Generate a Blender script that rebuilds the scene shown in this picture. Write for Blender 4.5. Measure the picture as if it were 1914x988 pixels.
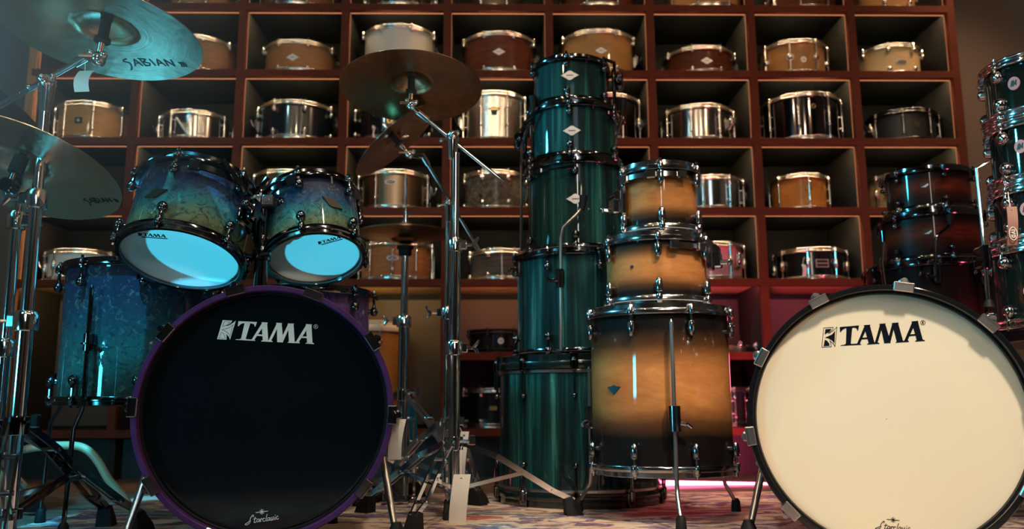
import bpy, bmesh, math, random
from mathutils import Vector, Matrix, Quaternion
from mathutils.geometry import tessellate_polygon
random.seed(7)
for o in list(bpy.data.objects): bpy.data.objects.remove(o)
SC = bpy.context.scene; COL = SC.collection
PI = math.pi
# ------------------------------------------------------------------ camera
F = 1600.0; W, H = 1914.0, 988.0
PITCH, YAW, ROLL, CZ = 0.1645, 0.0174, 0.0040, 0.32
fwd = Vector((math.sin(YAW)*math.cos(PITCH), math.cos(YAW)*math.cos(PITCH), math.sin(PITCH)))
rgt = Vector((math.cos(YAW), -math.sin(YAW), 0)); upv = rgt.cross(fwd)
cx_ = rgt*math.cos(ROLL) - upv*math.sin(ROLL); cy_ = rgt*math.sin(ROLL) + upv*math.cos(ROLL)
CAM = Vector((0, 0, CZ))
cd = bpy.data.cameras.new('camera'); cam = bpy.data.objects.new('camera', cd); COL.objects.link(cam)
M4 = Matrix((cx_, cy_, -fwd)).transposed().to_4x4(); M4.translation = CAM; cam.matrix_world = M4
cd.sensor_width = 36; cd.lens = F/W*36; cd.clip_start = .02
cd.dof.use_dof = True; cd.dof.focus_distance = 2.05; cd.dof.aperture_fstop = 3.2
SC.camera = cam
def ray(px, py): return fwd + cx_*((px-957)/F) + cy_*((494-py)/F)
def at(px, py, Y):
    d = ray(px, py); return CAM + d*(Y/d.y)
def atz(px, py, z):
    d = ray(px, py); return CAM + d*((z-CZ)/d.z)
def pix(P):
    d = Vector(P)-CAM; z = d.dot(fwd); return 957+F*d.dot(cx_)/z, 494-F*d.dot(cy_)/z, z
# ------------------------------------------------------------------ world, lights, exposure
w = bpy.data.worlds.new('world'); SC.world = w; w.use_nodes = True
w.node_tree.nodes['Background'].inputs[0].default_value = (.02, .06, .075, 1)
w.node_tree.nodes['Background'].inputs[1].default_value = 1.0
def light(name, kind, loc, target, color, power, **k):
    l = bpy.data.lights.new(name, kind); l.color = color; l.energy = power
    for a, b in k.items(): setattr(l, a, b)
    o = bpy.data.objects.new(name, l); COL.objects.link(o); o.location = loc
    d = Vector(target)-Vector(loc); o.rotation_euler = d.to_track_quat('-Z', 'Y').to_euler(); return o
CY = (.06, .72, 1.0)
light('warm_key_spot', 'SPOT', (1.25, -.15, 3.1), (.95, 2.1, .30), (1, .83, .66), 520, spot_size=.52, spot_blend=.6, shadow_soft_size=.15)
light('warm_stack_spot', 'SPOT', (.80, -.9, 1.9), (.44, 2.6, .62), (1, .76, .50), 70, spot_size=.24, spot_blend=.9, shadow_soft_size=.12)
light('warm_rug_spot', 'SPOT', (.2, 1.5, 3.1), (.0, 2.45, 0), (1, .82, .62), 115, spot_size=.75, spot_blend=.7, shadow_soft_size=.10)
light('cyan_beam', 'SPOT', (-.95, 1.0, 3.1), (-1.30, 2.45, 0), (.03, .60, 1.0), 750, spot_size=.50, spot_blend=.7, shadow_soft_size=.06)
light('magenta_spill', 'SPOT', (1.02, 3.4, .45), (.62, 2.7, 0), (1, .10, .20), 9, spot_size=1.6, spot_blend=1, shadow_soft_size=.08)  # added spot carrying the pink tube's spill onto the rug
light('tall_streak_light', 'AREA', (.22, -1.0, 1.95), (.3, 2.6, .95), (1, .88, .74), 9, shape='RECTANGLE', size=.09, size_y=.75)  # unseen tall light added for the streak on the stacked shells
light('warm_low_left_fill', 'SPOT', (-.4, .3, .25), (-1.1, 1.9, .9), (1, .72, .55), 20, spot_size=.6, spot_blend=.8, shadow_soft_size=.05)  # added fill, warms the lower left cymbal from below
light('cyan_wash_left', 'SPOT', (-2.8, 2.3, 2.1), (.3, 2.85, .98), CY, 210, spot_size=.70, spot_blend=.6, shadow_soft_size=.14)
light('cyan_front_left', 'SPOT', (-1.7, -.6, 2.6), (-.95, 2.3, .3), CY, 42, spot_size=.62, spot_blend=.7, shadow_soft_size=.14)
light('cyan_top_left', 'SPOT', (-1.6, 3.4, 2.95), (-.68, 2.2, .6), CY, 420, spot_size=.42, spot_blend=.5, shadow_soft_size=.03)
light('cyan_low_left', 'AREA', (-2.0, .5, .5), (-1.0, 1.75, 1.5), CY, 18, size=.3)
light('neutral_fill', 'AREA', (.3, -2.2, 2.9), (0, 2.4, .6), (.7, .85, 1), 5, size=1.0)
light('magenta_wash', 'SPOT', (1.02, 3.35, .07), (1.05, 4.0, .62), (1, .09, .21), 34, spot_size=2.5, spot_blend=1, shadow_soft_size=.05)
light('magenta_side', 'SPOT', (2.5, .9, .35), (1.6, 2.6, .85), (1, .07, .20), 30, spot_size=.8, spot_blend=.7, shadow_soft_size=.12)
light('warm_low_right_fill', 'SPOT', (1.35, 1.15, .2), (-.3, 2.6, 1.15), (1, .72, .46), 85, spot_size=.42, spot_blend=.8, shadow_soft_size=.08)  # off-frame helper brightening the centre cymbals and hi-hat
for i, (x, y, c, p) in enumerate([(-1.5, -.6, (1, .72, .42), 8), (-.3, -.3, (1, .72, .42), 8), (.9, -.5, (1, .74, .46), 8), (2.1, .2, (1, .7, .4), 8),
        (-.9, 1.0, (1, .7, .42), 6), (.5, 1.1, (1, .74, .46), 6), (1.9, 1.9, (1, .66, .38), 8), (-2.2, .4, (.5, .9, 1), 6)]):
    light('ceiling_spot', 'AREA', (x, y, 3.05), (x*.7, y+1.6, 0), c, p, shape='DISK', size=.07)
light('wall_wash', 'SPOT', (2.5, 3.3, 3.1), (2.4, 4.4, 1.2), (1, .62, .40), 60, spot_size=1.1, spot_blend=.9, shadow_soft_size=.1)
SC.view_settings.view_transform = 'Standard'; SC.view_settings.look = 'None'; SC.view_settings.gamma = 1
SC.view_settings.exposure = 0.0; SC.view_settings.use_curve_mapping = False
# ------------------------------------------------------------------ materials
def newmat(name):
    m = bpy.data.materials.new(name); m.use_nodes = True; nt = m.node_tree
    return m, nt, nt.nodes['Principled BSDF']
def setp(b, **k):
    for a, v in k.items():
        b.inputs[a.replace('_', ' ')].default_value = (tuple(v)+(1,)) if isinstance(v, (tuple, list)) and len(v) == 3 else v
def plain(name, col, metal=0, rough=.4, coat=0, **k):
    m, nt, b = newmat(name); setp(b, Base_Color=col, Metallic=metal, Roughness=rough, Coat_Weight=coat, **k); b.inputs['Coat Roughness'].default_value = .05
    return m
def node(nt, t, **k):
    n = nt.nodes.new(t)
    for a, v in k.items():
        if hasattr(n, a) and a not in ('inputs',): setattr(n, a, v)
    return n
def ramp(nt, fac, stops, interp='LINEAR'):
    r = nt.nodes.new('ShaderNodeValToRGB'); r.color_ramp.interpolation = interp
    e = r.color_ramp.elements
    while len(e) < len(stops): e.new(.5)
    for q, (p, c) in zip(e, stops): q.position = p; q.color = tuple(c)+(1,)
    nt.links.new(fac, r.inputs[0]); return r.outputs[0]
def coords(nt, kind, scale=(1, 1, 1), rnd=True):
    tc = nt.nodes.new('ShaderNodeTexCoord'); mp = nt.nodes.new('ShaderNodeMapping'); mp.inputs['Scale'].default_value = scale
    nt.links.new(tc.outputs[kind], mp.inputs[0])
    if rnd:
        oi = nt.nodes.new('ShaderNodeObjectInfo'); ml = nt.nodes.new('ShaderNodeMath'); ml.operation = 'MULTIPLY'; ml.inputs[1].default_value = 37.
        nt.links.new(oi.outputs['Random'], ml.inputs[0]); nt.links.new(ml.outputs[0], mp.inputs['Location'])
    return mp.outputs[0]
def noise(nt, vec, scale, detail=5, rough=.55, dist=0):
    n = nt.nodes.new('ShaderNodeTexNoise'); n.inputs['Scale'].default_value = scale; n.inputs['Detail'].default_value = detail
    n.inputs['Roughness'].default_value = rough; n.inputs['Distortion'].default_value = dist; nt.links.new(vec, n.inputs['Vector']); return n.outputs['Fac']
def mix(nt, fac, a, b, mode='MIX'):
    n = nt.nodes.new('ShaderNodeMix'); n.data_type = 'RGBA'; n.blend_type = mode
    for s, v in ((n.inputs[0], fac), (n.inputs[6], a), (n.inputs[7], b)):
        if hasattr(v, 'links'): nt.links.new(v, s)
        elif isinstance(v, (int, float)): s.default_value = v
        else: s.default_value = tuple(v)+(1,)
    return n.outputs[2]
def genz(nt):
    tc = nt.nodes.new('ShaderNodeTexCoord'); s = nt.nodes.new('ShaderNodeSeparateXYZ'); nt.links.new(tc.outputs['Generated'], s.inputs[0]); return s.outputs[2]
def wood(name, c1, c2, scale=(3, 3, 26), ns=2.5, burst=None, rough=.35, coat=.5, dist=1.2):
    m, nt, b = newmat(name); v = coords(nt, 'Object', scale)
    f = noise(nt, v, ns, 6, .6, dist); c = ramp(nt, f, [(.3, c1), (.52, [(a+q)/2 for a, q in zip(c1, c2)]), (.72, c2)])
    f2 = noise(nt, coords(nt, 'Object', tuple(s*4 for s in scale)), 4, 4, .6); c = mix(nt, ramp(nt, f2, [(.35, (.0,)*3), (.65, (.22,)*3)]), c, tuple(q*.55 for q in c1))
    if burst:
        col, stops = burst
        zz = nt.nodes.new('ShaderNodeMath'); zz.operation = 'ADD'
        wob = nt.nodes.new('ShaderNodeMath'); wob.operation = 'MULTIPLY_ADD'; wob.inputs[1].default_value = .06; wob.inputs[2].default_value = -.03
        nt.links.new(noise(nt, coords(nt, 'Object'), 6), wob.inputs[0]); nt.links.new(genz(nt), zz.inputs[0]); nt.links.new(wob.outputs[0], zz.inputs[1])
        c = mix(nt, ramp(nt, zz.outputs[0], [(p, (q,)*3) for p, q in stops]), c, col)
    nt.links.new(c, b.inputs['Base Color']); setp(b, Roughness=rough, Specular_IOR_Level=.12, Coat_Weight=coat, Coat_Roughness=.04); return m
CHROME = plain('chrome', (.86, .87, .88), 1, .10)
SNCHROME = plain('shelf_chrome', (.92, .89, .84), 1, .21)
STEEL = plain('brushed_steel', (.62, .60, .60), 1, .28)
BNICK = plain('black_nickel', (.16, .165, .18), 1, .10)
CLAWN = plain('dark_claw_nickel', (.26, .26, .28), 1, .16)
SMOKE = plain('smoked_chrome', (.40, .40, .42), 1, .16)
BLACK = plain('black_gloss', (.006, .007, .009), 0, .18, .6)
BLKMAT = plain('black_satin', (.010, .010, .012), 0, .45)
RUBBER = plain('rubber', (.009, .009, .010), 0, .6, Specular_IOR_Level=.25)
WHITE = plain('white_print', (.80, .77, .70), 0, .5)
INK = plain('dark_ink', (.005, .008, .014), 0, .7, Specular_IOR_Level=.05)
INKT = plain('teal_ink', (.004, .05, .09), 0, .5)
CARD = plain('white_card', (.82, .78, .72), 0, .6)
BEADW = plain('white_lacquer', (.72, .70, .66), 0, .25, .5)
CREAMHEAD = plain('cream_head', (.86, .76, .56), 0, .45)
COATHEAD = plain('coated_head', (.80, .80, .78), 0, .5)
BLACKHEAD = plain('black_head', (.003, .006, .009), 0, .09, 0)
PURPLE = wood('purple_stain', (.058, .018, .088), (.085, .028, .125), (3, 3, 3), 5, rough=.4, coat=.15)
GOLD = plain('gold', (.75, .50, .18), 1, .25)
BADGE = plain('pewter_badge', (.62, .60, .60), .6, .4)
DBADGE = plain('dark_badge', (.05, .045, .03), .5, .4)
PINKDOT = plain('pink_sticker', (.62, .30, .33), 0, .5)
CREAMTUBE = plain('cream_tube', (.72, .58, .36), 0, .35, .3)
PLY = plain('pale_inner_ply', (.30, .24, .20), 0, .5)
FELT = plain('black_felt', (.012, .012, .014), 0, .9)
KRAFT = plain('brown_card', (.28, .14, .10), 0, .6)
def emit(name, col, s):
    m, nt, b = newmat(name); setp(b, Base_Color=(0, 0, 0), Roughness=1); b.inputs['Emission Color'].default_value = tuple(col)+(1,); b.inputs['Emission Strength'].default_value = s; return m
LED = emit('led_warm', (1, .68, .36), 190)
DIFF = emit('led_profile_glow', (1, .34, .14), .85)
DIFF2 = emit('side_edge_glow', (1, .34, .14), .42)  # glow standing in for the lit inner edges of the uprights
LEDLOW = emit('led_warm_low', (1, .66, .26), 60)
TUBE = emit('led_pink', (1, .10, .22), 26)
def head_clear():
    m, nt, b = newmat('clear_head'); out = nt.nodes['Material Output']
    t = nt.nodes.new('ShaderNodeBsdfTransparent'); t.inputs[0].default_value = (.93, .95, .96, 1)
    setp(b, Base_Color=(.55, .58, .6), Roughness=.08); mx = nt.nodes.new('ShaderNodeMixShader'); mx.inputs[0].default_value = .16
    nt.links.new(t.outputs[0], mx.inputs[1]); nt.links.new(b.outputs[0], mx.inputs[2]); nt.links.new(mx.outputs[0], out.inputs[0]); return m
CLEARHEAD = head_clear()
def head_trans():
    m, nt, b = newmat('frosted_batter_head'); out = nt.nodes['Material Output']
    t = nt.nodes.new('ShaderNodeBsdfTranslucent'); t.inputs[0].default_value = (.9, .92, .92, 1); setp(b, Base_Color=(.45, .45, .46), Roughness=.12)
    mx = nt.nodes.new('ShaderNodeMixShader'); mx.inputs[0].default_value = .35
    nt.links.new(t.outputs[0], mx.inputs[1]); nt.links.new(b.outputs[0], mx.inputs[2]); nt.links.new(mx.outputs[0], out.inputs[0]); return m
FROSTHEAD = head_trans()
def acrylic():
    m, nt, b = newmat('green_acrylic'); setp(b, Base_Color=(.007, .014, .012), Roughness=.06, Coat_Weight=.6); return m
ACRYL = acrylic()
def teal_stripe():
    m, nt, b = newmat('teal_striped_veneer'); v = coords(nt, 'Object', (9, 9, .45))
    f = noise(nt, v, 2.2, 5, .6, .6); c = ramp(nt, f, [(.36, (.001, .005, .006)), (.47, (.002, .028, .032)), (.55, (.010, .10, .10)), (.70, (.06, .25, .21))])
    f2 = noise(nt, coords(nt, 'Object', (17, 17, .6)), 2.2, 4, .6, .3); c = mix(nt, ramp(nt, f2, [(.46, (0, 0, 0)), (.54, (.75,)*3)]), c, (.002, .02, .022))
    nt.links.new(c, b.inputs['Base Color']); setp(b, Roughness=.6, Specular_IOR_Level=.15, Coat_Weight=.7, Coat_Roughness=.03); return m
TEALW = teal_stripe()
TEALD = plain('black_teal_hoop', (.002, .012, .014), 0, .25, 1)
def burl(name, stops):
    m, nt, b = newmat(name); v = coords(nt, 'Object')
    z = nt.nodes.new('ShaderNodeMath'); z.operation = 'MULTIPLY_ADD'; z.inputs[1].default_value = .30
    nt.links.new(noise(nt, v, 7, 6, .65, 1.5), z.inputs[0]); a = nt.nodes.new('ShaderNodeMath'); a.operation = 'ADD'; a.inputs[1].default_value = -.15
    nt.links.new(genz(nt), z.inputs[2]); nt.links.new(z.outputs[0], a.inputs[0]); c = ramp(nt, a.outputs[0], stops)
    vo = noise(nt, v, 22, 8, .7, 3.5); c = mix(nt, ramp(nt, vo, [(.40, (.75,)*3), (.5, (0, 0, 0))]), c, (.008, .02, .028))
    vo2 = noise(nt, v, 60, 4, .6, 1); c = mix(nt, ramp(nt, vo2, [(.56, (0, 0, 0)), (.72, (.3,)*3)]), c, (.25, .42, .36))
    nt.links.new(c, b.inputs['Base Color']); setp(b, Roughness=.6, Specular_IOR_Level=.2, Coat_Weight=1.0, Coat_Roughness=.03); return m
BURL = burl('blue_green_burl', [(.0, (.02, .035, .02)), (.18, (.13, .18, .09)), (.40, (.025, .20, .22)), (.60, (.02, .07, .18)), (.8, (.02, .028, .075)), (1, (.012, .01, .04))])
BURLD = burl('dark_blue_burl', [(.0, (.01, .03, .025)), (.3, (.02, .10, .085)), (.6, (.008, .04, .06)), (.85, (.006, .015, .045)), (1, (.01, .01, .04))])
BURLP = burl('purple_burl', [(.0, (.03, .08, .10)), (.4, (.05, .10, .16)), (.65, (.13, .07, .22)), (1, (.09, .03, .14))])
NATB = wood('natural_burst_maple', (.43, .155, .043), (.64, .28, .088), (1.6, 1.6, 5), 1.7, burst=((.005, .0032, .0028), [(.20, 1), (.29, .82), (.40, .15), (.50, 0), (.62, 0), (.78, .85), (.88, 1)]), rough=.55, coat=.5, dist=2.2)
NATB2 = wood('natural_burst_maple_small', (.43, .155, .043), (.62, .27, .085), (1.6, 1.6, 6), 1.7, burst=((.005, .0032, .0028), [(.14, 1), (.24, .85), (.38, .10), (.48, 0), (.64, 0), (.80, .8), (.90, 1)]), rough=.55, coat=.5, dist=2.2)
REDB = wood('red_ember_burst', (.05, .010, .005), (.20, .040, .012), (2, 2, 16), 2.6, burst=((.006, .005, .006), [(.1, 1), (.34, .75), (.5, .08), (.62, .1), (.82, .95), (1, 1)]), rough=.4, coat=.3, dist=2)
def sh(name, c1, c2, **k): return wood(name, c1, c2, **k)
SH = dict(
    tan=sh('tan_maple', (.36, .17, .08), (.48, .25, .12)), brown=sh('brown_maple', (.20, .08, .035), (.30, .13, .06)),
    mahog=sh('mahogany', (.10, .028, .015), (.17, .05, .028)), redbrown=sh('red_brown', (.13, .03, .015), (.22, .06, .03)),
    amber=sh('amber_maple', (.45, .22, .07), (.58, .31, .12)), honey=sh('honey_burl', (.40, .20, .07), (.62, .34, .13), ns=6, dist=3),
    maple=sh('light_maple', (.62, .42, .20), (.72, .52, .28)), orange=sh('orange_ply', (.42, .17, .035), (.55, .24, .06)),
    copper=sh('copper_ash', (.36, .13, .05), (.52, .22, .09)), grey=sh('grey_ash', (.05, .045, .04), (.22, .17, .14), scale=(1.5, 1.5, 40)),
    beige=sh('beige_stave', (.45, .33, .18), (.55, .42, .24)),
    white=BEADW, cream=plain('cream_pearl', (.68, .62, .52), 0, .3, .6), black=plain('black_lacquer', (.008, .008, .011), 0, .2, .8), navy=plain('navy_lacquer', (.006, .012, .022), 0, .2, .8),
    matte=plain('matte_black', (.01, .01, .012), 0, .5), chrome=CHROME, steel=plain('dark_steel', (.36, .34, .34), 1, .16), alu=plain('satin_aluminium', (.78, .75, .70), 1, .25),
    bronze=plain('aged_bronze', (.30, .22, .15), 1, .3), blackchrome=plain('black_chrome', (.14, .12, .13), 1, .08), pink=plain('pink_lacquer', (.62, .25, .30), 0, .3, .6),
    speckle=wood('speckled_patina', (.03, .025, .02), (.30, .24, .17), (12, 12, 12), 3, rough=.3, coat=.5))
def cymbal_mat(name, col, col2, rough):
    m, nt, b = newmat(name); tc = nt.nodes.new('ShaderNodeTexCoord'); s = nt.nodes.new('ShaderNodeSeparateXYZ'); nt.links.new(tc.outputs['Object'], s.inputs[0])
    cmb = nt.nodes.new('ShaderNodeCombineXYZ'); nt.links.new(s.outputs[0], cmb.inputs[0]); nt.links.new(s.outputs[1], cmb.inputs[1])
    ln = nt.nodes.new('ShaderNodeVectorMath'); ln.operation = 'LENGTH'; nt.links.new(cmb.outputs[0], ln.inputs[0])
    c2 = nt.nodes.new('ShaderNodeCombineXYZ'); nt.links.new(ln.outputs['Value'], c2.inputs[0])
    n1 = noise(nt, c2.outputs[0], 330, 4, .7); n2 = noise(nt, coords(nt, 'Object'), 9, 5, .6, 1.5)
    n3 = noise(nt, coords(nt, 'Object'), 42, 1, .5)
    nt.links.new(mix(nt, n2, col, col2), b.inputs['Base Color'])
    mx = nt.nodes.new('ShaderNodeMath'); mx.operation = 'MULTIPLY_ADD'; mx.inputs[1].default_value = 2.2; nt.links.new(n3, mx.inputs[0]); nt.links.new(n1, mx.inputs[2])
    bp = nt.nodes.new('ShaderNodeBump'); bp.inputs['Strength'].default_value = .35; bp.inputs['Distance'].default_value = .0012
    nt.links.new(mx.outputs[0], bp.inputs['Height']); nt.links.new(bp.outputs[0], b.inputs['Normal'])
    tg = nt.nodes.new('ShaderNodeTangent'); tg.direction_type = 'RADIAL'; tg.axis = 'Z'; nt.links.new(tg.outputs[0], b.inputs['Tangent'])
    setp(b, Metallic=1.0, Roughness=rough, Anisotropic=.6); return m
CYM = cymbal_mat('cymbal_bronze', (.36, .21, .12), (.66, .44, .28), .22)
CYMB = cymbal_mat('cymbal_brilliant', (.72, .58, .44), (.80, .68, .52), .22)
CYMD = cymbal_mat('cymbal_dark', (.42, .28, .20), (.50, .34, .25), .2)
EDGEW = wood('brown_shelf_edge', (.10, .023, .012), (.14, .034, .017), (2, 2, 2), 3, rough=.6, coat=0)
DARKLAM = plain('dark_laminate', (.005, .007, .008), 0, .6, Specular_IOR_Level=.12)
SIDELAM = plain('grey_laminate', (.018, .018, .016), 0, .6, Specular_IOR_Level=.2)
LITUNDER = wood('pale_underside', (.40, .27, .14), (.48, .33, .18), (2, 8, 2), 2, rough=.5, coat=0)  # base colour kept pale so the lower underside looks lit
BACKLAM = plain('brown_back', (.045, .033, .026), 0, .6)
OAK = wood('oak_post', (.34, .17, .07), (.44, .24, .11), (6, 6, .8), 2, rough=.5, coat=0)
PLANK = wood('floor_plank', (.10, .06, .04), (.20, .13, .09), (1.2, 14, 4), 2.2, rough=.42, coat=.1)
def rugmat():
    m, nt, b = newmat('rug_pile'); v = coords(nt, 'Object', (.9, 1.9, 1), False)
    br = nt.nodes.new('ShaderNodeTexVoronoi'); br.feature = 'F1'; br.distance = 'CHEBYCHEV'; br.inputs['Scale'].default_value = 3.6; br.inputs['Randomness'].default_value = .55
    wn = nt.nodes.new('ShaderNodeTexNoise'); wn.inputs['Scale'].default_value = 11; wn.inputs['Detail'].default_value = 6; nt.links.new(v, wn.inputs['Vector'])
    ad = nt.nodes.new('ShaderNodeVectorMath'); ad.operation = 'MULTIPLY_ADD'; ad.inputs[1].default_value = (.16, .16, 0); nt.links.new(wn.outputs['Color'], ad.inputs[0]); nt.links.new(v, ad.inputs[2])
    nt.links.new(ad.outputs[0], br.inputs['Vector'])
    f = noise(nt, ad.outputs[0], 3.0, 5, .55, .8)
    c = ramp(nt, f, [(.0, (.30, .035, .035)), (.36, (.36, .05, .05)), (.385, (.62, .52, .38)), (.46, (.66, .57, .42)), (.475, (.03, .04, .13)), (.53, (.05, .065, .17)), (.545, (.60, .47, .32)), (.60, (.62, .53, .38)), (.615, (.05, .08, .17)), (.66, (.12, .16, .26)), (.68, (.40, .08, .07))])
    d = ramp(nt, br.outputs['Distance'], [(.10, (.60, .5, .36)), (.15, (.05, .06, .17)), (.20, (.60, .52, .40)), (.26, (.38, .07, .06))], 'CONSTANT')
    c = mix(nt, .22, c, d)
    wear = noise(nt, coords(nt, 'Object', (14, 46, 1), False), 2.2, 5, .7); c = mix(nt, ramp(nt, wear, [(.50, (0, 0, 0)), (.60, (.42,)*3)]), c, (.60, .53, .42))
    nt.links.new(c, b.inputs['Base Color']); setp(b, Roughness=.95)
    bp = nt.nodes.new('ShaderNodeBump'); bp.inputs['Strength'].default_value = .4; bp.inputs['Distance'].default_value = .002; nt.links.new(noise(nt, v, 260, 2), bp.inputs['Height']); nt.links.new(bp.outputs[0], b.inputs['Normal'])
    return m
RUG = rugmat()
WALLM = plain('taupe_plaster', (.17, .125, .10), 0, .8)
WALLG = plain('grey_plaster', (.16, .15, .145), 0, .8)
DARKW = plain('dark_wall', (.03, .03, .032), 0, .8)
# ------------------------------------------------------------------ mesh builder
class MB:
    def __init__(s): s.v = []; s.f = []; s.M = Matrix.Identity(4)
    def add(s, vs, fs):
        n = len(s.v); s.v += [tuple(s.M @ Vector(p)) for p in vs]; s.f += [tuple(i+n for i in f) for f in fs]; return s
    def box(s, x0, x1, y0, y1, z0, z1, c=0):
        if c <= 0:
            vs = [(x, y, z) for z in (z0, z1) for y in (y0, y1) for x in (x0, x1)]
            return s.add(vs, [(0, 2, 3, 1), (4, 5, 7, 6), (0, 1, 5, 4), (1, 3, 7, 5), (3, 2, 6, 7), (2, 0, 4, 6)])
        o = [(x0+c, y0), (x1-c, y0), (x1, y0+c), (x1, y1-c), (x1-c, y1), (x0+c, y1), (x0, y1-c), (x0, y0+c)]
        i = [(min(max(x, x0+c), x1-c), min(max(y, y0+c), y1-c)) for x, y in o]
        vs = [(x, y, z0) for x, y in i]+[(x, y, z0+c) for x, y in o]+[(x, y, z1-c) for x, y in o]+[(x, y, z1) for x, y in i]
        fs = [tuple(range(7, -1, -1)), tuple(range(24, 32))]
        for r in range(3): fs += [(r*8+k, r*8+(k+1) % 8, (r+1)*8+(k+1) % 8, (r+1)*8+k) for k in range(8)]
        return s.add(vs, fs)
    def lathe(s, prof, n=32, closed=False, caps=True, M=None):
        vs = [(r*math.cos(2*PI*k/n), r*math.sin(2*PI*k/n), z) for r, z in prof for k in range(n)]
        m = len(prof); fs = []
        for i in range(m if closed else m-1):
            j = (i+1) % m
            fs += [(i*n+k, i*n+(k+1) % n, j*n+(k+1) % n, j*n+k) for k in range(n)]
        if caps and not closed: fs += [tuple(range(n-1, -1, -1)), tuple(range((m-1)*n, m*n))]
        if M is not None: vs = [tuple(M @ Vector(p)) for p in vs]
        return s.add(vs, fs)
    def cyl(s, a, b, r, r2=None, n=12):
        a, b = Vector(a), Vector(b); d = b-a; q = d.to_track_quat('Z', 'Y').to_matrix().to_4x4(); q.translation = a
        return s.lathe([(r, 0), (r if r2 is None else r2, d.length)], n, M=q)
    def pth(s, pts, r, n=10):
        pts = [Vector(p) for p in pts]; m = len(pts); rs = r if isinstance(r, (list, tuple)) else [r]*m
        t0 = (pts[1]-pts[0]).normalized(); u = t0.orthogonal().normalized(); vs = []
        for i, p in enumerate(pts):
            t = (pts[min(i+1, m-1)]-pts[max(i-1, 0)]).normalized(); u = (u-t*u.dot(t)).normalized(); w_ = t.cross(u)
            vs += [tuple(p+(u*math.cos(2*PI*k/n)+w_*math.sin(2*PI*k/n))*rs[i]) for k in range(n)]
        fs = [(i*n+k, i*n+(k+1) % n, (i+1)*n+(k+1) % n, (i+1)*n+k) for i in range(m-1) for k in range(n)]
        return s.add(vs, fs+[tuple(range(n-1, -1, -1)), tuple(range((m-1)*n, m*n))])
    def ball(s, c, r, n=12, sc=(1, 1, 1)):
        M = Matrix.Translation(Vector(c)) @ Matrix.Diagonal((sc[0], sc[1], sc[2], 1)); k = max(6, n//2+2)
        return s.lathe([(max(r*math.sin(PI*i/k), 1e-5), -r*math.cos(PI*i/k)) for i in range(k+1)], n, M=M)
    def bar(s, a, b, wd, th, side=None):
        a, b = Vector(a), Vector(b); d = (b-a).normalized(); sd = Vector(side) if side is not None else d.cross(Vector((0, 0, 1)))
        sd = (sd-d*sd.dot(d)).normalized(); nn = d.cross(sd)
        vs = [tuple(p+sd*wd/2*i+nn*th/2*j) for p in (a, b) for i, j in ((-1, -1), (1, -1), (1, 1), (-1, 1))]
        return s.add(vs, [(3, 2, 1, 0), (4, 5, 6, 7), (0, 1, 5, 4), (1, 2, 6, 5), (2, 3, 7, 6), (3, 0, 4, 7)])
    def poly(s, pts, z0, z1):
        n = len(pts); tri = tessellate_polygon([[Vector((x, y, 0)) for x, y in pts]])
        vs = [(x, y, z0) for x, y in pts]+[(x, y, z1) for x, y in pts]
        ar = sum(pts[i][0]*pts[(i+1) % n][1]-pts[(i+1) % n][0]*pts[i][1] for i in range(n))
        fs = []
        for t in tri:
            a = [pts[i] for i in t]; sg = (a[1][0]-a[0][0])*(a[2][1]-a[0][1])-(a[1][1]-a[0][1])*(a[2][0]-a[0][0])
            t = tuple(t) if sg > 0 else tuple(reversed(t)); fs += [tuple(i+n for i in t), tuple(reversed(t))]
        for i in range(n):
            j = (i+1) % n; fs.append((i, j, j+n, i+n) if ar > 0 else (j, i, i+n, j+n))
        return s.add(vs, fs)
    def stroke(s, pts, wd, z0, z1, closed=False):
        P = [Vector((x, y)) for x, y in pts]; m = len(P)
        for i in range(m if closed else m-1):
            a, b = P[i], P[(i+1) % m]; d = b-a
            if d.length < 1e-6: continue
            d.normalize(); nn = Vector((-d.y, d.x))*wd/2; a = a-d*wd*.3; b = b+d*wd*.3
            s.poly([tuple(a-nn), tuple(b-nn), tuple(b+nn), tuple(a+nn)], z0, z1)
        return s
    def mesh(s, name, m, ang=35, flat=False):
        me = bpy.data.meshes.new(name); me.from_pydata(s.v, [], s.f)
        me.materials.append(m)
        if not flat:
            me.polygons.foreach_set('use_smooth', [True]*len(me.polygons)); me.set_sharp_from_angle(angle=math.radians(ang))
        return me
def link(name, me, parent=None, loc=None, rot=None):
    o = bpy.data.objects.new(name, me); COL.objects.link(o)
    if parent: o.parent = parent
    if loc is not None: o.location = loc
    if rot is not None: o.rotation_euler = rot
    return o
def obj(name, mb, m, parent=None, loc=None, rot=None, flat=False, ang=35): return link(name, mb.mesh(name, m, ang, flat), parent, loc, rot)
def thing(name, label, cat, loc=(0, 0, 0), group=None, quat=None, rotz=0):
    o = bpy.data.objects.new(name, None); COL.objects.link(o); o.location = loc; o.empty_display_size = .05
    if quat is not None: o.rotation_mode = 'QUATERNION'; o.rotation_quaternion = quat
    else: o.rotation_euler = (0, 0, rotz)
    o['label'] = label; o['category'] = cat
    if not 4 <= len(label.split()) <= 16: print('LONG', len(label.split()), label)
    group = group or {'cymbal': 'cymbals on the stands', 'cymbal stand': 'chrome cymbal stands', 'tag': 'price tags', 'tom drum': 'tom drums', 'floor tom': 'floor toms', 'bass drum': 'bass drums'}.get(cat)
    if group: o['group'] = group
    return o
def struct(o): o['kind'] = 'structure'; return o
def axisq(ax, spin=0): return Vector((0, 0, 1)).rotation_difference(Vector(ax).normalized()) @ Quaternion((0, 0, 1), spin)
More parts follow.
